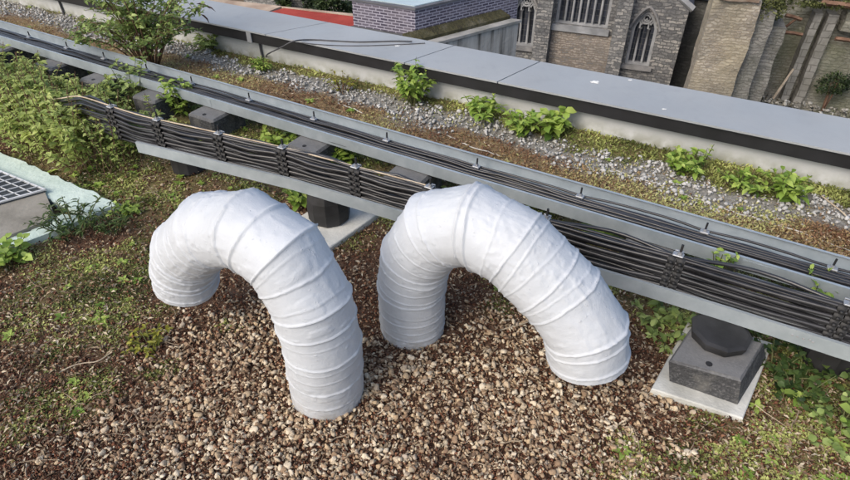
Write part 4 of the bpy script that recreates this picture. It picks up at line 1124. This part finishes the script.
pix_tube('wire', catmull([P(x, y, z) for x, y, z in W_], 6), .005, WIRE, 'dark wire looping from the roof over the coping', 'wire')
W_ = [(296, 42.5, PH + .012), (330, 45.3, PH + .011), (365, 45.8, PH + .011), (400, 44.6, PH + .011), (425, 43.2, PH + .012)]
pix_tube('wire', catmull([P(x, y, z) for x, y, z in W_], 6), .003, WIRE, 'thinner wire lying flat along the coping beside the looping one', 'wire')
def conduit(px0, py0, px1, lab, clip):
    a = P(px0, py0, 0).dot(pu); root = empty('conduit', PP(a, PN0 - .05, 0), lab, 'conduit')
    mb = MB(); mb.tube([PP(a, PN0 - .012, -.02), PP(a - .005, PN0 - .012, PH - .10)], .009, 8); mb.build('pipe', WIRE, root)
    if clip:
        mb = MB(); mb.box(PP(a - .04, PN0 - .070, PH - .04), .045, .012, .085, PA, .003); mb.build('white_clip', PALE, root)
conduit(265, 59, 0, 'short dark conduit with a white clip on the parapet band', True)
conduit(72, 13, 0, 'short dark conduit on the parapet wall at the top left', False)
# pale edging, half buried, between sedum and grey gravel, in lengths
EDG = mottled('pale_edging', (.38, .37, .33), (.52, .50, .46), 14, .8, .001)
def edging(lst, lab):
    pts = [P(x, y, .006) for x, y in lst]
    pts = [p + Vector((0, 0, random.uniform(-.012, .003))) for p in catmull(pts, 5)]
    pix_tube('edging_strip', pts, .0035, EDG, lab, 'edging', 5)
edging([(59, 28.5), (75, 32), (92, 38), (110, 43)], 'pale edging strip showing in the sedum at the top left')
edging([(338, 103), (352, 108), (363, 112)], 'short pale edging strip in the sedum above the space between the ducts')
edging([(430, 124), (446, 134), (470, 146), (500, 155)], 'thin pale edging strip near the tall leafy weed by the parapet')
edging([(600, 165), (640, 178), (685, 194), (730, 210), (790, 228), (850, 250)], 'long thin pale edging strip between sedum and grey gravel on the right')
# ---- hatch: mint slab frame, board and grating
m = NT('mint_paint', .8, 0, .25)
c = m.ramp(m.noise(9, 6, .6), [(.3, (.42, .52, .47)), (.7, (.54, .63, .575))])
c = m.mix(m.ramp(m.noise(22, 6, .7), [(.60, 0.0), (.72, .8)]), c, (.20, .20, .15)); m.color(c); m.bump(m.noise(50, 5), .004)
MINT = m.m
hs, hn = -2.455, 1.29
hatch = empty('mint_edged_hatch', SN(hs - .6, hn - .2, 0), 'pale mint painted slab edge round a concrete hatch at the left edge', 'roof hatch')
def jag(poly, z0, z1, seed, step=.04, amp=.008):
    out = []; r = random.Random(seed)
    for i in range(len(poly)):
        a, b = Vector(poly[i]), Vector(poly[(i + 1) % len(poly)]); n_ = max(1, int((b - a).length / step))
        for k in range(n_): q = a.lerp(b, k / n_); out.append((q.x + r.uniform(-amp, amp), q.y + r.uniform(-amp, amp)))
    mb = MB(); mb.prism(out, z0, z1); return mb
def sxy(s, n): return tuple(SN(s, n)[:2])
jag([sxy(-4.3, hn - .01), sxy(hs - .19, hn - .005), sxy(hs - .01, hn), sxy(hs - .05, hn - .13), sxy(hs - .19, hn - .15), sxy(-4.3, hn - .17)], -.02, .035, 3).build('slab_edge', MINT, hatch)
jag([sxy(hs - .20, hn - .19), sxy(hs - .06, hn - .14), sxy(hs - .11, hn - .33), sxy(hs - .30, hn - .36)], -.02, .028, 4).build('slab_edge', MINT, hatch)
jag([tuple(P(x, y, .03)[:2]) for x, y in ((-40, 262), (14, 246), (60, 229), (57, 222), (10, 238), (-40, 252))], -.02, .03, 5, .04, .004).build('slab_edge', MINT, hatch)
BOARD = mottled('weathered_board', (.15, .14, .115), (.25, .235, .20), 7, .9, .003, 50)
mb = MB(); mb.prism([tuple(P(x, y, .045)[:2]) for x, y in ((-60, 200), (44, 190), (52, 209), (47, 220), (0, 239), (-60, 262))], .0, .045); mb.build('cover_board', BOARD, hatch)
gc = P(46, 190, .055); gs, gn = toSN(gc)
grate = empty('steel_grating', SN(gs - .3, gn, .08), 'galvanised square-mesh grating lying on the hatch at the left edge', 'grating')
mb = MB()
e1 = (P(0, 171, .055) - gc).normalized(); e2 = (P(0, 203, .055) - gc).normalized()
mb = MB()
for k in range(0, 12):
    p = gc + e2 * (.052 * k); mb.tube([p, p + e1 * 1.15], .0032 if k else .006, 5)
for k in range(0, 20):
    p = gc + e1 * (.058 * k); mb.tube([p + Vector((0, 0, .004)), p + e2 * .60 + Vector((0, 0, .004))], .0028 if k else .006, 5)
mb.build('mesh_bars', mottled('grating_steel', (.45, .46, .46), (.60, .61, .61), 12, .5, 0, metal=.3), grate)
pl_ = [gc - Vector((0, 0, .0)), gc + e1 * 1.15, gc + e1 * 1.15 + e2 * .6, gc + e2 * .6]
mb = MB(); mb.prism([(p.x, p.y) for p in pl_], 0.046, .0485); mb.build('dark_backing', mottled('grating_backing', (.03, .035, .04), (.06, .07, .075), 8, .8, 0), hatch)

# ------------------------------------------------------------------ GROUND COVER
ST = NT('tan_pebble', .75, 0, .3)
c = ST.ramp(ST.attr(), [(0, (.13, .085, .055)), (.16, (.22, .145, .09)), (.34, (.34, .24, .15)), (.52, (.47, .355, .22)), (.66, (.37, .31, .24)), (.82, (.53, .43, .29)), (1, (.62, .54, .41))])
c = ST.mix(ST.ramp(ST.noise(60, 5, .7), [(.4, 0.0), (.7, .5)]), c, (.14, .09, .055)); ST.color(c); ST.bump(ST.noise(220, 3), .0008); ST = ST.m
GS = NT('grey_gravel', .8, 0, .25)
c = GS.ramp(GS.attr(), [(0, (.19, .18, .16)), (.3, (.31, .305, .285)), (.6, (.40, .395, .375)), (.85, (.49, .48, .46)), (1, (.60, .59, .56))])
c = GS.mix(GS.ramp(GS.noise(60, 5, .7), [(.5, 0.0), (.75, .4)]), c, (.20, .17, .12)); GS.color(c); GS = GS.m
CH = NT('bark_crumb', .9, 0, .15)
CH.color(CH.ramp(CH.attr(), [(0, (.03, .016, .011)), (.35, (.11, .048, .030)), (.65, (.20, .088, .050)), (.85, (.27, .16, .095)), (1, (.42, .33, .23))])); CH = CH.m

# pebbles
x, y = scatter(125000, -2.3, 2.2, .75, 2.7)
fl = fields(x, y); ok = (rng.random(len(x)) < np.clip(fl['peb'] * 1.5, 0, 1) ** 1.3 * .62) & inview(x, y); x, y = x[ok], y[ok]
sz = np.clip(rng.lognormal(math.log(.0165), .36, len(x)), .007, .034)
clear = np.ones(len(x), bool)
z = gz(x, y) + sz * .22 + rng.random(len(x)) * .008
tn = np.clip(rng.beta(1.1, 1.0, len(x)) + (fbm(x * 4, y * 4, 77) - .5) * .5, 0, 1)
print('pebbles', len(x))
tag(stones('pebbles', np.stack([x, y, z], 1), sz, ST, 2, (.45, .8), tn, .10), 'tan and brown rounded pebbles spread round the feet of the ducts', 'pebbles', kind='stuff')
# scattered loose stones everywhere else on the near side
x, y = scatter(34000, -3.2, 2.4, .75, 3.4)
fl = fields(x, y); ok = (rng.random(len(x)) < .48 * (1 - fl['grn'] * .6)) & (fl['near'] > .5) & inview(x, y); x, y = x[ok], y[ok]
sz = np.clip(rng.lognormal(math.log(.014), .42, len(x)), .006, .032)
tag(stones('loose_stones', np.stack([x, y, gz(x, y) + sz * .15], 1), sz, ST, 1, (.45, .8), np.clip(rng.random(len(x)), 0, 1), .1), 'small stray stones strewn over the brown soil', 'stones', kind='stuff')
# bark / crumbs
x, y = pscatter(300000)
fl = fields(x, y); ok = (rng.random(len(x)) < (.95 - .30 * fl['peb'] - .30 * fl['grn']) * (fl['near'] + .35 * fl['mid'] + .3 * fl['sed'])) & inview(x, y); x, y = x[ok], y[ok]
sz = np.clip(rng.lognormal(math.log(.0095), .45, len(x)), .004, .028)
print('crumbs', len(x))
tag(stones('bark_crumbs', np.stack([x, y, gz(x, y) + .002 + rng.random(len(x)) * .012], 1), sz, CH, 0, (.2, .55), np.clip(rng.random(len(x)) ** 1.2, 0, 1), .2, False, None, .6), 'reddish brown bark crumbs and leaf litter over the roof soil', 'bark', kind='stuff')
# grey gravel
x, y = scatter(150000, -7, 3.4, 1.0, 7.8)
fl = fields(x, y); ok = (rng.random(len(x)) < fl['gry'] * .9) & inview(x, y) & (fl['n'] < 3.14); x, y = x[ok], y[ok]
sz = np.clip(rng.lognormal(math.log(.023), .35, len(x)), .010, .045)
print('gravel', len(x))
tag(stones('grey_gravel', np.stack([x, y, gz(x, y) + sz * .25 + rng.random(len(x)) * .006], 1), sz, GS, 1, (.45, .8), np.clip(rng.beta(2, 2, len(x)), 0, 1), .12), 'grey gravel band along the foot of the parapet', 'gravel', kind='stuff')
# moss and sedum leaflets
MOSS = leaf_mat('moss_leaflet', (.09, .11, .03), (.27, .30, .085), (.52, .55, .19), .35, .6)
SED = leaf_mat('sedum_leaflet', (.17, .085, .045), (.34, .23, .11), (.42, .42, .17), .25, .6)
def carpet(name, x, y, size, mat, label, cat, tone, up=.6, wr=.55, zoff=.0):
    n = len(x); a = rng.uniform(0, 2 * np.pi, n)
    d = np.stack([np.cos(a), np.sin(a), rng.uniform(.1, up * 2, n)], 1)
    pos = np.stack([x, y, gz(x, y) + zoff + rng.random(n) * .008], 1)
    X_, Y_, Z_ = frames(d, rng.uniform(-.6, .6, n)); L_ = np.asarray(size)[:, None]
    V = np.stack([pos, pos + X_ * L_ * wr * .5 + Y_ * L_ * .5 + Z_ * L_ * .12, pos + Y_ * L_ - Z_ * L_ * .1, pos - X_ * L_ * wr * .5 + Y_ * L_ * .5 + Z_ * L_ * .12], 1).reshape(-1, 3)
    k4 = (np.arange(n) * 4)[:, None, None]
    o = np_mesh(name, V, (np.array([(0, 1, 2), (0, 2, 3)])[None] + k4).reshape(-1, 3), mat, None, False, np.repeat(tone, 4)); return tag(o, label, cat, kind='stuff')
x, y = pscatter(750000)
fl = fields(x, y); w_ = np.clip(fl['grn'] * 1.1, 0, 1) ** 1.2 * sstep(.36, .56, fbm(x * 11, y * 11, 63, 3) * .7 + .3 * fbm(x * 3, y * 3, 64))
ok = (rng.random(len(x)) < w_) & inview(x, y) & (fl['n'] < 2.42); x, y = x[ok], y[ok]
sz = rng.uniform(.005, .016, len(x)) * (1 + .35 * (y > 2.2))
print('moss', len(x))
carpet('moss_carpet', x, y, sz, MOSS, 'patchy green moss and tiny weeds carpeting the roof soil', 'moss', np.clip((fbm(x * 5, y * 5, 91) - .5) * 2.2 + .5 + rng.normal(0, .22, len(x)), 0, 1))
x, y = pscatter(420000)
fl = fields(x, y); ok = (rng.random(len(x)) < np.clip(fl['sed'] * .9 + .25 * fl['gry'] * (fbm(x * 5, y * 5, 55) > .5), 0, 1)) & inview(x, y) & (fl['n'] < 3.0); x, y = x[ok], y[ok]
print('sedum', len(x))
carpet('sedum_strip', x, y, rng.uniform(.008, .022, len(x)), SED, 'rusty brown sedum strip behind the upper cable tray', 'sedum', np.clip((fbm(x * 3, y * 3, 95) - .5) * 3.0 + .5 + rng.normal(0, .25, len(x)), 0, 1), .7, .5)
x, y = pscatter(420000)
fl = fields(x, y); ok = (rng.random(len(x)) < np.clip(fl['wal'] * .95, 0, 1)) & inview(x, y) & (x * pn.x + y * pn.y < PN0 - .004); x, y = x[ok], y[ok]
print('wallmoss', len(x))
carpet('wall_foot_moss', x, y, rng.uniform(.012, .028, len(x)), MOSS, 'green moss and grass tufts along the foot of the parapet', 'moss', np.clip((fbm(x * 4, y * 4, 99) - .5) * 2 + .42 + rng.normal(0, .22, len(x)), 0, 1), .9, .4)
LIT = leaf_mat('dry_litter', (.16, .10, .06), (.36, .28, .18), (.62, .54, .40), .2, .7)
x, y = pscatter(42000)
fl = fields(x, y); ok = (rng.random(len(x)) < .85 - .5 * fl['peb'] - .5 * fl['gry']) & inview(x, y) & (fl['n'] < 3.1); x, y = x[ok], y[ok]
carpet('dry_litter', x, y, rng.uniform(.008, .026, len(x)), LIT, 'pale dry leaf and straw fragments scattered over moss and soil', 'litter', rng.random(len(x)) ** 1.3, .25, .35, .006)
# dry twigs
mb = MB()
for k in range(150):
    px, py = random.uniform(-10, 860), random.uniform(170, 480); p = P(px, py, .012)
    s_, n_ = toSN(p)
    if n_ > 1.65: continue
    a = random.uniform(0, 6.28); l = random.uniform(.04, .16); q = [p]
    for i in range(4): a += random.uniform(-.5, .5); q.append(q[-1] + Vector((math.cos(a) * l / 4, math.sin(a) * l / 4, random.uniform(-.004, .006))))
    mb.tube(q, random.uniform(.0008, .0022), 4)
tag(mb.build('dry_twigs', mottled('twig', (.16, .11, .07), (.38, .31, .22), 9, .8, 0)), 'thin dry twigs and stalks littered over the soil', 'twigs', kind='stuff')
for pts_, r_, lab in (((( 60, 372), (72, 366), (84, 363), (98, 361), (112, 352)), .0022, 'pale bent stalk lying on the soil at the left'),
                      (((82, 166), (88, 160), (97, 153), (108, 146)), .005, 'dark dead twig lying beyond the mint slab'),
                      (((822, 196), (832, 204), (842, 212), (852, 222)), .004, 'pale curved root on the gravel by the parapet at the right edge'),
                      (((545, 312), (530, 321), (515, 326), (500, 330)), .0025, 'long dry blade of grass under the right duct')):
    pix_tube('twig', catmull([P(a, b, .02) for a, b in pts_], 4), r_, mottled('twig_pale', (.30, .24, .17), (.45, .38, .28), 12, .8, 0), lab, 'twig')

# ------------------------------------------------------------------ PLANTS
LG = leaf_mat('bright_leaf', (.06, .115, .022), (.21, .33, .055), (.43, .53, .13), .35, .45)
MG = leaf_mat('mid_leaf', (.07, .11, .03), (.20, .28, .075), (.40, .48, .17), .35, .5)
YG = leaf_mat('yellowing_leaf', (.10, .11, .02), (.20, .21, .03), (.36, .34, .05), .35, .5)
DG = leaf_mat('deep_green_leaf', (.02, .04, .012), (.045, .08, .02), (.10, .15, .04), .3, .5)  # the deepest green of the weed leaf colours
STEM = mottled('green_stem', (.07, .09, .03), (.12, .12, .05), 20, .7, 0)
RSTEM = mottled('brown_stem', (.09, .05, .03), (.16, .10, .06), 20, .8, 0)
def leafy(name, px, py, h, w, nst, nl, ll, mat, label, seed, z=0.0, cat='weed', lean_=(0, 0), wr=.5, stem=STEM, group=None):
    h *= 1.15; w *= 1.15; ll *= 1.08; nst = int(nst * 1.25)
    r = np.random.default_rng(seed); b = P(px, py, z); root = empty(name, b, label, cat, group)
    mb = MB(); pos = []; dr = []; LL = []; tn = []
    for k in range(nst):
        a = 2 * np.pi * (k + r.uniform(0, .8)) / nst; rr = w * r.uniform(.25, 1.0) * .5; hh = h * r.uniform(.45, 1.0)
        tip = Vector((b.x + math.cos(a) * rr + lean_[0], b.y + math.sin(a) * rr + lean_[1], b.z + hh))
        b2 = b + Vector((math.cos(a) * rr * .3, math.sin(a) * rr * .3, -.01))
        midp = b2.lerp(tip, .55) + Vector((0, 0, hh * .12))
        q = catmull([b2, midp, tip], 5); mb.tube(q, [.0026 * (1.3 - i / len(q)) * max(1, h / .3) for i in range(len(q))], 5)
        for j in range(nl):
            t = r.uniform(.15, 1) ** .7; i = min(len(q) - 1, int(t * (len(q) - 1))); p = q[i]
            az = r.uniform(0, 2 * np.pi); el = r.uniform(-.25, .75)
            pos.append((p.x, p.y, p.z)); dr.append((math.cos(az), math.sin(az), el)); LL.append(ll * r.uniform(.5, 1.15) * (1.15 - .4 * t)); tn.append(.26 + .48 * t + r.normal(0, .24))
    mb.build('stem', stem, root, True)
    pos = np.array(pos); dr = np.array(dr); LL = np.array(LL)
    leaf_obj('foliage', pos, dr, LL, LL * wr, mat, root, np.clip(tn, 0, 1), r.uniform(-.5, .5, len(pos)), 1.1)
    return root
def leafy_group():
    L = leafy
    L('leafy_weed', 413, 103, .26, .24, 16, 14, .062, LG, 'tall dense bright green weed against the parapet wall, in the middle', 1)
    L('leafy_weed', 483, 120, .13, .26, 13, 10, .062, LG, 'low yellow-green leafy weed by the wall, right of the tall dense one', 2)
    L('leafy_weed', 522, 136, .15, .22, 12, 10, .065, LG, 'broad-leaved weed by the wall, left one of the touching pair', 3)
    L('leafy_weed', 553, 136, .15, .17, 9, 9, .075, LG, 'round-leaved weed by the wall, right one of the touching pair', 4, wr=.75)
    L('leafy_weed', 681, 174, .12, .26, 12, 11, .058, LG, 'spreading green weed by the wall behind the upper tray, with taller sprigs behind', 5)
    L('leafy_weed', 742, 188, .07, .26, 12, 8, .050, LG, 'flat low weed by the wall, left of the rightmost wall weed', 6)
    L('leafy_weed', 783, 200, .13, .20, 12, 10, .06, LG, 'rightmost bright weed at the foot of the parapet wall', 7)
    L('leafy_weed', 262, 72, .10, .12, 10, 7, .06, LG, 'small pointed-leaf weed growing below the conduit with the white clip', 8, wr=.3)
    L('leafy_weed', 210, 50, .13, .26, 12, 10, .075, MG, 'arching long-leaved weed between the big shrub and the wall', 9, wr=.3)
    L('dry_weed', 343, 90, .10, .22, 10, 6, .035, YG, 'straggly brown-tipped weed on the gravel left of the tall dense weed', 10, wr=.4, stem=RSTEM)
    L('sprig', 700, 168, .16, .10, 4, 7, .03, MG, 'thin upright sprig beside the spreading wall weed', 11, wr=.35)
    L('leafy_weed', 283, 148, .08, .26, 13, 9, .06, LG, 'leafy weed between the trays above the left duct elbow', 12)
    L('leafy_weed', 342, 163, .08, .18, 10, 8, .055, LG, 'small weed between the trays, right of the block above the left duct', 13)
    L('leafy_weed', 184, 116, .22, .24, 13, 11, .055, LG, 'upright weed poking up between the trays below the big shrub', 14)
    L('leafy_weed', 134, 106, .27, .36, 16, 12, .05, MG, 'bushy weed between the trays left of the upright one', 15)
    L('leafy_weed', 137, 153, .24, .22, 12, 11, .055, LG, 'weed growing over the left end of the lower cable tray', 16)
    L('leafy_weed', 300, 206, .10, .12, 9, 6, .06, LG, 'light green weed right behind the top of the left duct', 17)
    L('round_leaf_weed', 598, 240, .07, .18, 9, 4, .055, LG, 'round-leaved weed between the trays just right of the right duct', 18, wr=.85)
    L('leafy_weed', 716, 272, .11, .10, 7, 5, .04, LG, 'thin weed sprouting through the cables of the lower tray', 19, z=.12)
    L('leafy_weed', 815, 296, .10, .16, 9, 6, .04, LG, 'yellow-green weed sprouting between the two trays near the right edge', 20, z=.10)
    L('leafy_weed', 668, 330, .07, .30, 14, 9, .045, MG, 'patchy yellow-green weed under the lower tray, left of the cup-foot block', 21)
    L('leafy_weed', 530, 205, .12, .10, 8, 5, .05, LG, 'weed peeping over the top of the right duct', 22)
    L('grassy_weed', 74, 232, .13, .34, 18, 12, .042, DG, 'dark feathery weed growing over the tip of the mint slab', 23, wr=.25)
    L('grassy_weed', 113, 232, .10, .20, 12, 10, .038, DG, 'smaller feathery weed right of the mint slab tip', 24, wr=.25)
    L('leafy_weed', 130, 213, .05, .16, 10, 6, .04, LG, 'flat pale weed between the mint slab and the left duct', 25)
    L('round_leaf_weed', 10, 262, .09, .22, 11, 6, .055, LG, 'round-leaved weed below the hatch at the left edge', 26, wr=.8)
    L('leafy_weed', 150, 345, .05, .16, 12, 8, .028, YG, 'little rusty and green weed on the soil below the left duct mouth', 27)
    for i, (px, py, lab) in enumerate(((797, 396, 'spread of rounded leaves right of the cup-foot block'), (832, 372, 'spread of rounded leaves at the right edge under the lower tray'), (775, 372, 'small rounded leaves tucked against the pale slab'), (842, 440, 'bright rounded leaves at the bottom of the right edge'), (790, 345, 'shaded rounded leaves under the near tray rail'))):
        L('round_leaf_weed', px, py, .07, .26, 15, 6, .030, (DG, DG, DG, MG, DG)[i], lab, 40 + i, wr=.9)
    for i, (px, py, nl) in enumerate(((785, 400, 'lime green round leaf weed, left'), (838, 428, 'lime green leaf weed near the right edge'))):
        L('round_leaf_weed', px, py, .07, .08, 3, 2, .042, LG, ('single lime green rounded sprig below the cup-foot block', 'single lime green rounded sprig close to the right edge')[i], 60 + i, wr=.95)
leafy_group()
# big shrub behind the upper tray
def big_shrub():
    r = np.random.default_rng(5); b = P(152, 72, 0); root = empty('shrub', b, 'big airy green shrub with fine twigs behind the upper cable tray', 'shrub')
    mb = MB(); pos = []; dr = []; LL = []; tn = []
    for k in range(34):
        a = 2 * np.pi * k / 34 + r.uniform(-.2, .2); rr = r.uniform(.05, .46); hh = r.uniform(.25, .70) * (1.1 - rr * .6)
        tip = b + Vector((math.cos(a) * rr, math.sin(a) * rr * .8, hh))
        q = catmull([b + Vector((math.cos(a) * .03, math.sin(a) * .03, -.01)), b.lerp(tip, .5) + Vector((0, 0, .06)), tip, tip + Vector((math.cos(a) * .05, math.sin(a) * .05, -.02))], 7)
        mb.tube(q, [.006 * (1.1 - i / len(q)) for i in range(len(q))], 5)
        for j in range(17):      # side twigs
            i = r.integers(5, len(q)); p = q[i]; az = r.uniform(0, 6.28); l = r.uniform(.05, .13); e = p + Vector((math.cos(az) * l, math.sin(az) * l, r.uniform(-.02, .07)))
            mb.tube([p, e], [.002, .001], 4)
            for t in np.linspace(.1, 1, 7):
                c0 = p.lerp(e, t); az2 = r.uniform(0, 6.28)
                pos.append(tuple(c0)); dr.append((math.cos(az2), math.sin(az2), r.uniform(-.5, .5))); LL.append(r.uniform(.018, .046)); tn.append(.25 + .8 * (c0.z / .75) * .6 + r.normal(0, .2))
    mb.build('branches', RSTEM, root, True); pos = np.array(pos); LL = np.array(LL)
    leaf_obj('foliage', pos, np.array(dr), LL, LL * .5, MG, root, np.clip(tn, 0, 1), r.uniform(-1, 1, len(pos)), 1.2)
    # a few wilted red-brown leaves at the right tips
    WL = leaf_mat('wilted_leaf', (.05, .02, .02), (.10, .05, .04), (.16, .08, .05), .2, .7)
    pp = [far_on(196, 4), far_on(203, 6), far_on(200, 14), far_on(120, 10), far_on(128, 14)]
    leaf_obj('wilted_leaves', np.array([tuple(p) for p in pp]), np.array([(1, 0, -.15), (1, .1, -.3), (.8, -.2, -.6), (.3, .2, -1), (-.4, 0, -1)]), np.array([.10, .09, .09, .08, .07]), np.array([.02] * 5), WL, root, np.array([.3, .5, .2, .6, .4]))
def far_on(px, py):
    d = ray(px, py); t = 4.25 / d.y; return Vector((d.x * t, 4.25, CAMH + d.z * t))
big_shrub()
# thicket of weeds on the left
def thicket():
    r = np.random.default_rng(21); root_pts = []
    for k in range(760):
        s_ = r.uniform(-5.6, -2.62); lo = 1.30 + max(0, s_ + 3.2) * .25; n_ = r.uniform(lo, 2.0)
        if s_ > -2.85 and n_ > 1.62: continue
        if n_ > 1.70 and s_ > -3.3 and r.random() < .6: continue
        root_pts.append(SN(s_, n_, 0))
    for k in range(150): root_pts.append(SN(r.uniform(-3.75, -2.95), r.uniform(1.40, 1.66), 0))
    mb = MB(); pos = []; dr = []; LL = []; tn = []
    for b in root_pts:
        cl = fbm(np.array([b.x * 2.6]), np.array([b.y * 2.6]), 61)[0]
        nn = toSN(b)[1]; h = (.05 + .42 * cl * r.uniform(.5, 1.15)) * (.55 + .6 * min(1, (nn - 1.25) / .3)) * (1.0 if nn < 1.8 else .6)
        if toSN(b)[0] > -3.75 and nn < 1.67: h = max(h, r.uniform(.16, .38))
        a = r.uniform(0, 6.28); l = r.uniform(.02, .12)
        tip = b + Vector((math.cos(a) * l, math.sin(a) * l, h))
        q = catmull([b, b.lerp(tip, .5) + Vector((0, 0, .02)), tip], 4); mb.tube(q, .0018, 4)
        size = r.choice([.020, .028, .042]); tone0 = r.normal(0, .12) + (cl - .5)
        for j in range(26):
            t = r.uniform(.15, 1) ** .6; c0 = q[int(t * (len(q) - 1))]; az = r.uniform(0, 6.28)
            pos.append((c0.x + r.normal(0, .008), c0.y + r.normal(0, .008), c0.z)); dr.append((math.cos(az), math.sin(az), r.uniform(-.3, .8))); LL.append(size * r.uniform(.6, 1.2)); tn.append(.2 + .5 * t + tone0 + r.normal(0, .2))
    # one mass nobody could count
    V, Fc = leaves(np.array(pos), np.array(dr), np.array(LL), np.array(LL) * .5, r.uniform(-.6, .6, len(pos)), 1.1)
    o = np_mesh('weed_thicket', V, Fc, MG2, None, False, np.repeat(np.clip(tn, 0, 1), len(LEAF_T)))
    tag(o, 'tangled thicket of green weeds left of the lower tray, above the mint slab', 'weeds', kind='stuff')
    tag(mb.build('thicket_stalks', RSTEM), 'thin stalks of the weed thicket above the mint slab', 'stalks', kind='stuff')
MG2 = leaf_mat('thicket_leaf', (.08, .12, .03), (.26, .34, .09), (.52, .58, .20), .45, .5)
thicket()
# scattered seedlings among soil, as ground cover
xs_, ys_ = scatter(9000, -6, 2.6, .8, 6.0)
fl = fields(xs_, ys_); ok = (rng.random(len(xs_)) < np.clip(fl['grn'] * .36 + .10 * fl['wal'] + .04 * fl['sed'] + .03 * fl['gry'], 0, 1)) & inview(xs_, ys_) & (fl['n'] < 3.1)
cx_, cy_ = xs_[ok], ys_[ok]; pos = []; dr = []; LL = []; tn = []
for a_, b_ in zip(cx_, cy_):
    g = float(gz(np.array([a_]), np.array([b_]))[0]); k = random.randint(5, 10); L_ = random.uniform(.014, .038); t0 = random.random()
    for j in range(k):
        az = 6.28 * j / k + random.uniform(-.3, .3); pos.append((a_, b_, g + .006)); dr.append((math.cos(az), math.sin(az), random.uniform(.15, .9))); LL.append(L_ * random.uniform(.7, 1.1)); tn.append(.3 + .6 * t0 + random.uniform(-.1, .1))
pos = np.array(pos); LL = np.array(LL)
tag(leaf_obj('seedlings', pos, np.array(dr), LL, LL * .5, LG, None, np.clip(tn, 0, 1)), 'tiny leafy seedlings dotted through the moss', 'seedlings', kind='stuff')
